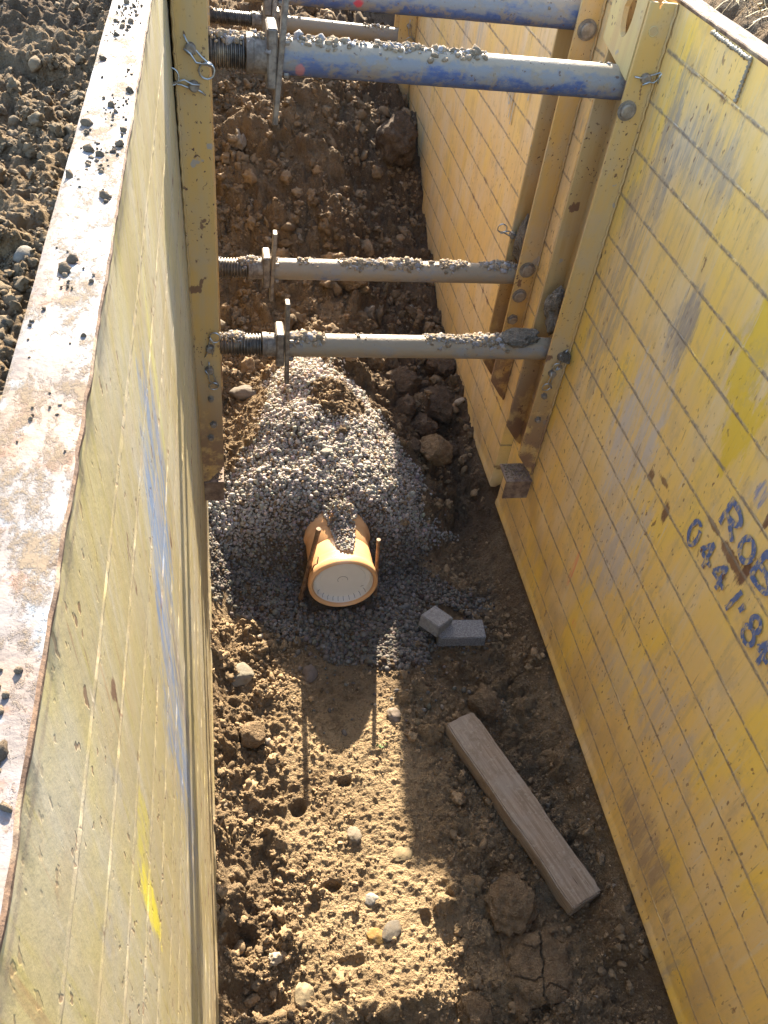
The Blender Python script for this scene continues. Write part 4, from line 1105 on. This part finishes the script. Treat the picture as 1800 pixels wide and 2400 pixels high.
Zg = h_at(G[:, 0], G[:, 1]) + sz * rg.uniform(-0.15, 0.9, len(G))
P = np.stack([G[:, 0], G[:, 1], Zg], 1)
# the tongue of gravel spilled over the top of the socket
nt = 1150
tx = rg.normal(0, 1, nt); ty = rg.uniform(0.06, 0.30, nt)
hw = np.interp(ty, [0.06, 0.10, 0.18, 0.24, 0.30], [0.020, 0.036, 0.048, 0.060, 0.075])
X = PCX + 0.010 + np.clip(tx, -1.6, 1.6) * hw * 0.62; lay = rg.random(nt) ** 1.4 * np.interp(ty, [0.06, 0.12, 0.2, 0.30], [0.006, 0.020, 0.045, 0.09])
lay *= np.clip(1 - (np.abs(X - PCX - 0.01) / (hw * 1.05)) ** 2, 0, 1)
rad = np.interp(ty, [0.0, 0.078, 0.214, 0.236, 0.30], [0.138, 0.1355, 0.1355, 0.148, 0.148])
Zt = PCZ + np.sqrt(np.clip(rad ** 2 - (X - PCX) ** 2, 0, None)) + 0.003 + lay
P = np.concatenate([P, np.stack([X, PCY + ty, Zt], 1)]); sz = np.concatenate([sz, np.clip(rg.lognormal(math.log(0.0056), 0.32, nt), 0.003, 0.010)])
n = len(P)
val = rg.normal(1.0, 0.20, (n, 1)).clip(0.5, 1.6)
shade_tint = (1 - 0.66 * sstep(2.62, 2.40, P[:, 1]) * sstep(0.52, 0.42, P[:, 2]) - 0.40 * sstep(0.68, 0.85, P[:, 0]) * sstep(2.3, 2.7, P[:, 1]))[:, None]  # shade painted into the gravel tint: darker on the mound's front and right
shade_tint[-nt:] = 0.85
tint = np.array([0.40, 0.352, 0.300])[None] * val * shade_tint * (1 + rg.normal(0, 0.045, (n, 3)))
tint = np.where((rg.random(n) < 0.13)[:, None], np.array([0.24, 0.165, 0.10])[None] * val * shade_tint, tint)
tint = np.where((rg.random(n) < 0.05)[:, None], np.array([0.46, 0.43, 0.39])[None] * val * shade_tint, tint)
var = [rock(1, 400 + i, 0.16, 2, 0.8, 1.3, cut=(0.75, 1.0)) for i in range(8)]
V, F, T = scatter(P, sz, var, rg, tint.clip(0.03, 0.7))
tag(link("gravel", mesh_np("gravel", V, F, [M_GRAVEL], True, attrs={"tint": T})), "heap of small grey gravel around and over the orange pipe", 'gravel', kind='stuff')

def crumbs(name, label, zones, hfun, rng, seed):
    Ps = []; Ss = []
    for (n, x0, x1, y0, y1, r0, r1, p) in zones:
        Q = np.stack([rng.uniform(x0, x1, n), rng.uniform(y0, y1, n)], 1)
        s = r0 * (1 - rng.random(n) * (1 - (r0 / r1) ** p)) ** (-1 / p)
        # keep clumped, off the gravel
        c = fbm2(Q[:, 0], Q[:, 1], 0.12, 3, seed)
        k = rng.random(n) < np.clip(0.6 + 0.9 * c, 0.05, 1)
        k &= rng.random(n) > gravel_mask(Q[:, 0], Q[:, 1]) * 0.97
        k &= rng.random(n) > 0.72 * np.exp(-((Q[:, 0] - 0.44) / 0.27) ** 4) * (Q[:, 1] > 0.7) * (Q[:, 1] < 1.85) * (Q[:, 0] > 0)
        Q = Q[k]; s = s[k]
        Ps.append(np.stack([Q[:, 0], Q[:, 1], hfun(Q[:, 0], Q[:, 1]) + s * rng.uniform(-0.2, 0.5, len(s))], 1)); Ss.append(s)
    P = np.concatenate(Ps); s = np.concatenate(Ss); n = len(P)
    v = rng.normal(1, 0.25, (n, 1)).clip(0.5, 1.7)
    tint = np.array([0.245, 0.168, 0.094])[None] * v
    dk = (sstep(2.6, 3.4, P[:, 1]) * 0.35)[:, None]
    tint = tint * (1 - dk) + np.array([0.105, 0.074, 0.050])[None] * v * dk
    tint = np.where((rng.random(n) < 0.02)[:, None], np.array([0.28, 0.225, 0.165])[None] * v, tint)
    tint = tint * (1 + 0.35 * (np.exp(-((P[:, 0] - 0.44) / 0.29) ** 4) * (P[:, 1] < 1.9) * (P[:, 0] > 0))[:, None])  # sunlight painted into the crumb tint over the lit floor patch
    vs_ = [rock(3, seed + i, 0.60, 2, 0.85, 2.2, 0.16) for i in range(6)] + [rock(2, seed + 20 + i, 0.45, 6, 0.7, 1.8, 0.12) for i in range(3)]
    if hfun is not h_at: tint = tint * np.array([0.62, 0.66, 0.72])
    small = s < 0.0065
    out = []
    v1 = [rock(1, seed + 40 + i, 0.65, 3, 0.85, 2.2) for i in range(6)]
    A = scatter(P[small], s[small], v1, rng, tint[small], 0.4); B = scatter(P[~small], s[~small], vs_, rng, tint[~small], 0.4)
    V = np.concatenate([A[0], B[0]]); F = np.concatenate([A[1], B[1] + len(A[0])]); T = np.concatenate([A[2], B[2]])
    tag(link(name, mesh_np(name, V, F, [M_CRUMB], True, attrs={"tint": T})), label, 'soil crumbs', kind='stuff')
crumbs("soil_crumbs", "loose crumbs of brown soil over the trench bottom and the far slope", [
    (8000, -0.09, 0.30, 0.45, 2.15, 0.0025, 0.022, 1.9), (11000, 0.15, 0.72, 0.45, 1.95, 0.0018, 0.010, 2.1), (10000, 0.64, 1.24, 0.45, 2.1, 0.0022, 0.020, 2.0),
    (1800, 0.70, 1.22, 2.1, 3.6, 0.004, 0.022, 1.7), (700, 0.30, 0.68, 2.85, 3.3, 0.004, 0.020, 1.6), (900, -0.1, 0.2, 2.7, 3.6, 0.004, 0.02, 1.7),
    (13000, -0.10, 1.22, 3.3, 5.7, 0.004, 0.040, 1.8), (900, -0.1, 1.22, 5.5, 8.0, 0.012, 0.06, 1.7)], h_at, np.random.default_rng(33), 1200)
def hl(x, y):
    gx, gy, hh = left_h_grid
    i = np.clip(np.searchsorted(gy, y), 0, len(gy) - 1); j = np.clip(np.searchsorted(gx, x), 0, len(gx) - 1)
    return hh[i, j]
crumbs("soil_crumbs", "loose dry soil crumbs on the ground outside the left panel", [(15000, -0.72, -0.185, 0.9, 3.4, 0.0025, 0.020, 1.9)], hl, np.random.default_rng(34), 1300)

# dirt lying on the top edge of the left panel
rg = np.random.default_rng(44)
n = 1600; yy = rg.uniform(0.2, 2.6, n); uu = rg.uniform(0.004, 0.062, n)
c = fbm2(yy, uu * 3, 0.10, 3, 55); k = rg.random(n) < np.clip(0.15 + 1.5 * c, 0.02, 1); yy, uu = yy[k], uu[k]; n = len(yy)
s = 0.0012 * (1 - rg.random(n) * (1 - (0.0012 / 0.0065) ** 1.6)) ** (-1 / 1.6)
P = np.stack([xl(yy, np.full(n, 2.41)) - uu, yy, np.full(n, Z1L + 0.001) + s * 0.3], 1)
V, F, T = scatter(P, s, [rock(2, 800 + i, 0.4, 3, 0.85, 1.8, 0.08) for i in range(4)], rg, np.array([0.15, 0.11, 0.072])[None] * rg.uniform(0.6, 1.5, (n, 1)))
tag(link("dirt_specks", mesh_np("dirt_specks", V, F, [M_CRUMB], True, attrs={"tint": T})), "specks and small lumps of dirt along the top edge of the left panel", 'dirt', kind='stuff')

# ------------------------------------------------------------------ countable clods and stones
def lone(name, mat, x, y, size, seed, label, cat, group=None, squash=0.8, planes=5, rough=0.25, fine=0.03, sub=4, z=None, tint=None, stretch=1.0, yaw=None, sink=0.30):
    V, F = rock(sub, seed, rough, planes, squash, 1.5, fine)
    V = V * np.array([size * stretch, size, size]); yaw = seed * 1.3 if yaw is None else yaw
    ca, sa = math.cos(yaw), math.sin(yaw); V = V @ np.array([[ca, sa, 0], [-sa, ca, 0], [0, 0, 1]])
    bot = V[:, 2].min(); V[:, 2] -= bot
    zb = (float(h_at(x, y)) if z is None else z) - sink * size * squash
    at = {"tint": np.tile([tint], (len(V), 1))} if tint else None
    o = link(name, mesh_np(name, V, F, [mat], True, attrs=at), None, (x, y, zb))
    return tag(o, label, cat, group)
GB = "dark clods tumbled against the right wall"
for (x, y, s, sd, lb, m) in (
    (1.000, 2.965, 0.080, 11, "rounded dark clod nearest the gravel, lowest of the heap by the right wall", M_CLOD_B),
    (0.985, 3.190, 0.073, 12, "round dark clod just behind the lowest one of the heap", M_CLOD_D),
    (1.095, 3.370, 0.105, 13, "largest dark clod of the heap, close to the right wall", M_CLOD_D),
    (1.165, 3.640, 0.075, 14, "dark clod touching the far panel at the upper right of the heap", M_CLOD_D),
    (1.030, 3.520, 0.055, 15, "middle clod of the heap, under the lowest strut's right half", M_CLOD_D),
    (0.900, 3.440, 0.095, 16, "broad dark clod at the upper left of the heap", M_CLOD_D),
    (0.900, 3.270, 0.060, 17, "smaller flat dark clod left of the round one", M_CLOD_D),
    (0.905, 3.000, 0.042, 18, "small dark clod left of the lowest one", M_CLOD_D),
    (1.120, 3.100, 0.045, 19, "small dark clod between the heap and the far panel's foot", M_CLOD_D),
    (0.770, 3.560, 0.060, 20, "sunlit brown clod at the edge of the wall's shadow, under the strut", M_CLOD_B)):
    lone("soil_clod", m, x, y, s, sd, lb, 'clod', GB, 0.85, 5, 0.24, 0.085, 5)
lone("soil_clod", M_CLOD_D, 1.06, 5.02, 0.125, 31, "big dark boulder of soil on the far slope beside the far panel", 'clod', "clods on the far slope", 1.1, 3, 0.25, 0.10, 5)
lone("soil_clod", M_CLOD_B, 0.70, 4.05, 0.085, 32, "sunlit brown lump on the far slope just above the middle strut", 'clod', "clods on the far slope", 0.8, 4, 0.3, 0.10, 5)
lone("clay_lump", M_CLOD_B, 0.885, 0.93, 0.085, 34, "broad brown clay lump left of the timber's near end", 'clod', "clods on the trench floor", 0.62, 5, 0.25, 0.10, 5)
lone("soil_clod", M_CLOD_B, 0.985, 1.700, 0.065, 35, "brown clod beyond the timber's far end", 'clod', "clods on the trench floor", 0.7, 4, 0.3, 0.10, 5)
lone("soil_clod", M_CLOD_B, 0.700, 0.635, 0.055, 36, "dark clod at the bottom of the picture on the shadow's edge", 'clod', "clods on the trench floor", 0.8, 5, 0.3, 0.10, 5)
lone("soil_clod", M_CLOD_B, 0.060, 1.62, 0.050, 37, "faceted brown clod near the left wall below the gravel", 'clod', "clods on the trench floor", 0.9, 7, 0.2, 0.02, 4)
lone("soil_clod", M_CLOD_B, 0.335, 0.520, 0.075, 38, "sunlit clod at the very bottom of the picture", 'clod', "clods on the trench floor", 0.8, 5, 0.3, 0.12, 5)
lone("soil_clod", M_CLOD_B, 0.045, 0.560, 0.065, 39, "lumpy clod in the bottom left corner of the floor", 'clod', "clods on the trench floor", 0.8, 5, 0.3, 0.12, 5)

# cracked slab of clay
def slab():
    n = 90; u = np.linspace(-1, 1, n); A, B = np.meshgrid(u, u)
    r = np.sqrt(A * A + B * B) * (1 + 0.18 * noise2(A * 2 + 3, B * 2 + 1, 5) + 0.08 * noise2(A * 6, B * 6, 6))
    h = 0.040 * np.sqrt(np.clip(1 - r ** 4, 0, None)) * (1 + 0.25 * fbm2(A, B, 0.8, 3, 8)) 
    for (p, q, w, d) in (((-0.20, -1.0), (0.22, 0.75), 0.028, 0.030), ((-0.15, -0.45), (-0.9, -0.2), 0.016, 0.014), ((-0.1, -0.55), (0.65, -0.75), 0.016, 0.014), ((0.1, 0.35), (-0.6, 0.6), 0.012, 0.010)):
        p = np.array(p); q = np.array(q); t = q - p; L = np.linalg.norm(t); t /= L
        s = (A - p[0]) * t[0] + (B - p[1]) * t[1]; d0 = np.abs(-(A - p[0]) * t[1] + (B - p[1]) * t[0] + 0.06 * noise2(s * 4, s * 0, 9) + 0.03 * noise2(s * 13, s * 0, 10))
        h -= d * (1 - sstep(w * 0.5, w * 1.3, d0)) * (s > 0) * (s < L)
    h += 0.0012 * noise2(A * 30, B * 30, 11)
    V = np.stack([A * 0.108, B * 0.115, h - 0.012], -1).reshape(-1, 3)
    z = float(np.max(h_at(np.array([0.93, 0.90, 0.97, 0.94]), np.array([0.74, 0.70, 0.72, 0.78])))) - 0.004
    o = link("clay_slab", mesh_np("clay_slab", V, grid_faces(n, n), [M_CLOD_B], True), None, (0.935, 0.740, z))
    tag(o, "flat clay slab split by a dark crack, by the timber's near end", 'clod')
slab()

GS = "pale stones lying loose in the trench"
for (x, y, s, sd, lb, tn, sq, stv) in (
    (0.430, 2.745, 0.020, 51, "smooth whitish pebble on top of the gravel mound", (0.50, 0.45, 0.36), 0.6, 1.6),
    (0.085, 3.715, 0.044, 52, "pale angular stone by the left rail, between the two low struts", (0.33, 0.29, 0.23), 0.8, 1.2),
    (0.100, 3.270, 0.046, 53, "greyish stone just under the lowest strut's thread", (0.24, 0.20, 0.16), 0.7, 1.5),
    (-0.012, 3.86, 0.030, 54, "smooth oval pebble against the left rail, the upper of two", (0.30, 0.24, 0.17), 0.7, 1.3),
    (-0.015, 3.70, 0.030, 55, "smooth oval pebble against the left rail, the lower of two", (0.29, 0.23, 0.16), 0.8, 1.2),
    (0.020, 1.885, 0.048, 56, "light grey flat rock by the left wall at the gravel's edge", (0.32, 0.28, 0.21), 0.55, 1.3),
    (0.610, 1.680, 0.026, 57, "pinkish pale stone right of the pipe's shadow", (0.36, 0.28, 0.22), 0.5, 1.2),
    (0.425, 1.010, 0.022, 58, "small white angular stone in the middle of the lit floor", (0.46, 0.42, 0.36), 0.7, 1.3),
    (0.180, 0.760, 0.030, 59, "cream stone at the lower left of the lit floor", (0.46, 0.36, 0.22), 0.6, 1.3),
    (0.425, 0.895, 0.028, 60, "orange-brown stone bedded in the walked-on floor", (0.42, 0.25, 0.08), 0.35, 1.1),
    (0.480, 0.905, 0.028, 61, "grey-brown oval stone bedded in the floor right of the orange-brown one", (0.20, 0.17, 0.135), 0.4, 1.4),
    (0.395, 1.230, 0.026, 62, "rounded pale stone on the lit floor above the middle", (0.33, 0.27, 0.20), 0.6, 1.2),
    (0.560, 1.150, 0.030, 63, "yellowish flat stone on the lit floor near the shadow line", (0.36, 0.27, 0.15), 0.35, 1.4),
    (0.300, 1.885, 0.030, 64, "pinkish-grey stone among the last gravel in front of the pipe", (0.24, 0.19, 0.16), 0.7, 1.4),
    (0.450, 0.615, 0.030, 65, "light grey stone in the shadow at the bottom of the picture", (0.30, 0.27, 0.23), 0.7, 1.1),
    (0.205, 0.560, 0.028, 66, "whitish stone near the bottom edge at the left", (0.42, 0.39, 0.35), 0.8, 1.1),
    (0.700, 1.640, 0.016, 67, "little round ochre pebble in the wall's shadow", (0.30, 0.22, 0.12), 0.8, 1.1)):
    lone("stone", M_STONE, x, y, s, sd, lb, 'stone', GS, sq, 5, 0.16, 0.03, 4, tint=tuple(v * 0.58 for v in tn), stretch=stv, sink=0.75)

# stones on the ground outside
GO = "stones on the ground outside the left panel"
for (x, y, s, sd, lb, tn) in (
    (-0.385, 1.385, 0.024, 71, "grey stone outside the left panel, lower of the pale ones", (0.28, 0.25, 0.22)),
    (-0.320, 1.345, 0.020, 72, "grey stone close beside the left panel's outer edge", (0.26, 0.24, 0.21)),
    (-0.570, 2.22, 0.030, 73, "dark rounded stone cut by the picture's left edge", (0.20, 0.18, 0.16)),
    (-0.50, 2.05, 0.022, 74, "dark stone among crumbs at the upper left", (0.20, 0.18, 0.16)),
    (-0.46, 1.80, 0.026, 75, "pale grey cracked stone in the left ground's middle", (0.26, 0.245, 0.22)),
    (-0.42, 1.52, 0.030, 76, "biggest pale stone on the ground outside the left panel", (0.29, 0.265, 0.235))):
    lone("stone", M_STONE, x, y, s, sd, lb, 'stone', GO, 0.75, 5, 0.16, 0.0, 3, z=float(hl(np.array(x), np.array(y))), tint=tuple(v * 0.62 for v in tn), sink=0.5)

# lumps of mud caught on the rails
lone("mud_lump", M_CLOD_G, 1.190, 2.500, 0.060, 81, "grey lump of mud wedged in the right rail just above the lowest strut", 'mud lump', "mud caught on the right rails", 1.5, 4, 0.35, 0.06, 5, z=1.235, sink=0.0, stretch=0.62, yaw=0.0)
lone("mud_lump", M_CLOD_G, 1.215, 2.372, 0.024, 82, "small mud lump stuck on the near right rail beside a wire clip", 'mud lump', "mud caught on the right rails", 0.8, 4, 0.35, 0.06, 4, z=1.205, sink=0.0)
lone("mud_lump", M_CLOD_G, 1.185, 2.960, 0.050, 83, "dark mud lump behind the far rail above the middle strut", 'mud lump', "mud caught on the right rails", 1.9, 4, 0.35, 0.06, 4, z=1.280, sink=0.0, stretch=0.6, yaw=0.0)
lone("mud_lump", M_CLOD_G, 1.060, 2.482, 0.050, 84, "flat crust of grey mud on the right end of the lowest strut", 'mud lump', "mud caught on the right rails", 0.35, 3, 0.35, 0.06, 5, z=1.222, sink=0.0, stretch=1.7, yaw=0.0)

# ------------------------------------------------------------------ small plants
def blades(name, label, cat, mat, origin, n, spread, length, up, rng, wid=0.0025, kind=None):
    b = MB(); o = np.array(origin)
    for _ in range(n):
        p = o + np.array([rng.normal(0, spread[0]), rng.normal(0, spread[1]), 0])
        d = np.array([rng.normal(0, 1), rng.normal(0, 1), rng.uniform(*up)]); d /= np.linalg.norm(d); L = length * rng.uniform(0.5, 1.2)
        s = np.cross(d, [0.3, 0.2, 0.9]); s /= np.linalg.norm(s) + 1e-6; V = []
        for i in range(6):
            t = i / 5; c = p + d * L * t + np.array([0, 0, -0.6 * L * t * t * rng.uniform(0.2, 1)]); w = wid * (1 - t * 0.85)
            V += [c + s * w, c - s * w]
        b.add(V, [(2 * i, 2 * i + 1, 2 * i + 3, 2 * i + 2) for i in range(5)])
    ob = b.build(name, mat, None, True, base=o); ob.location = origin
    return tag(ob, label, cat, kind=kind)
rg = np.random.default_rng(90)
blades("dry_grass", "dry straw-coloured grass hanging over the bank beyond the right panel", 'grass', M_GRASS_DRY, (1.52, 2.30, 2.36), 170, (0.07, 0.30), 0.16, (0.2, 0.9), rg, 0.002, kind='stuff')
blades("green_weed", "tiny green weed sprig on the lit floor right of the pipe's shadow", 'weed', M_GREEN, (0.535, 1.555, float(h_at(0.535, 1.555))), 14, (0.006, 0.006), 0.022, (0.3, 1.2), rg, 0.003)
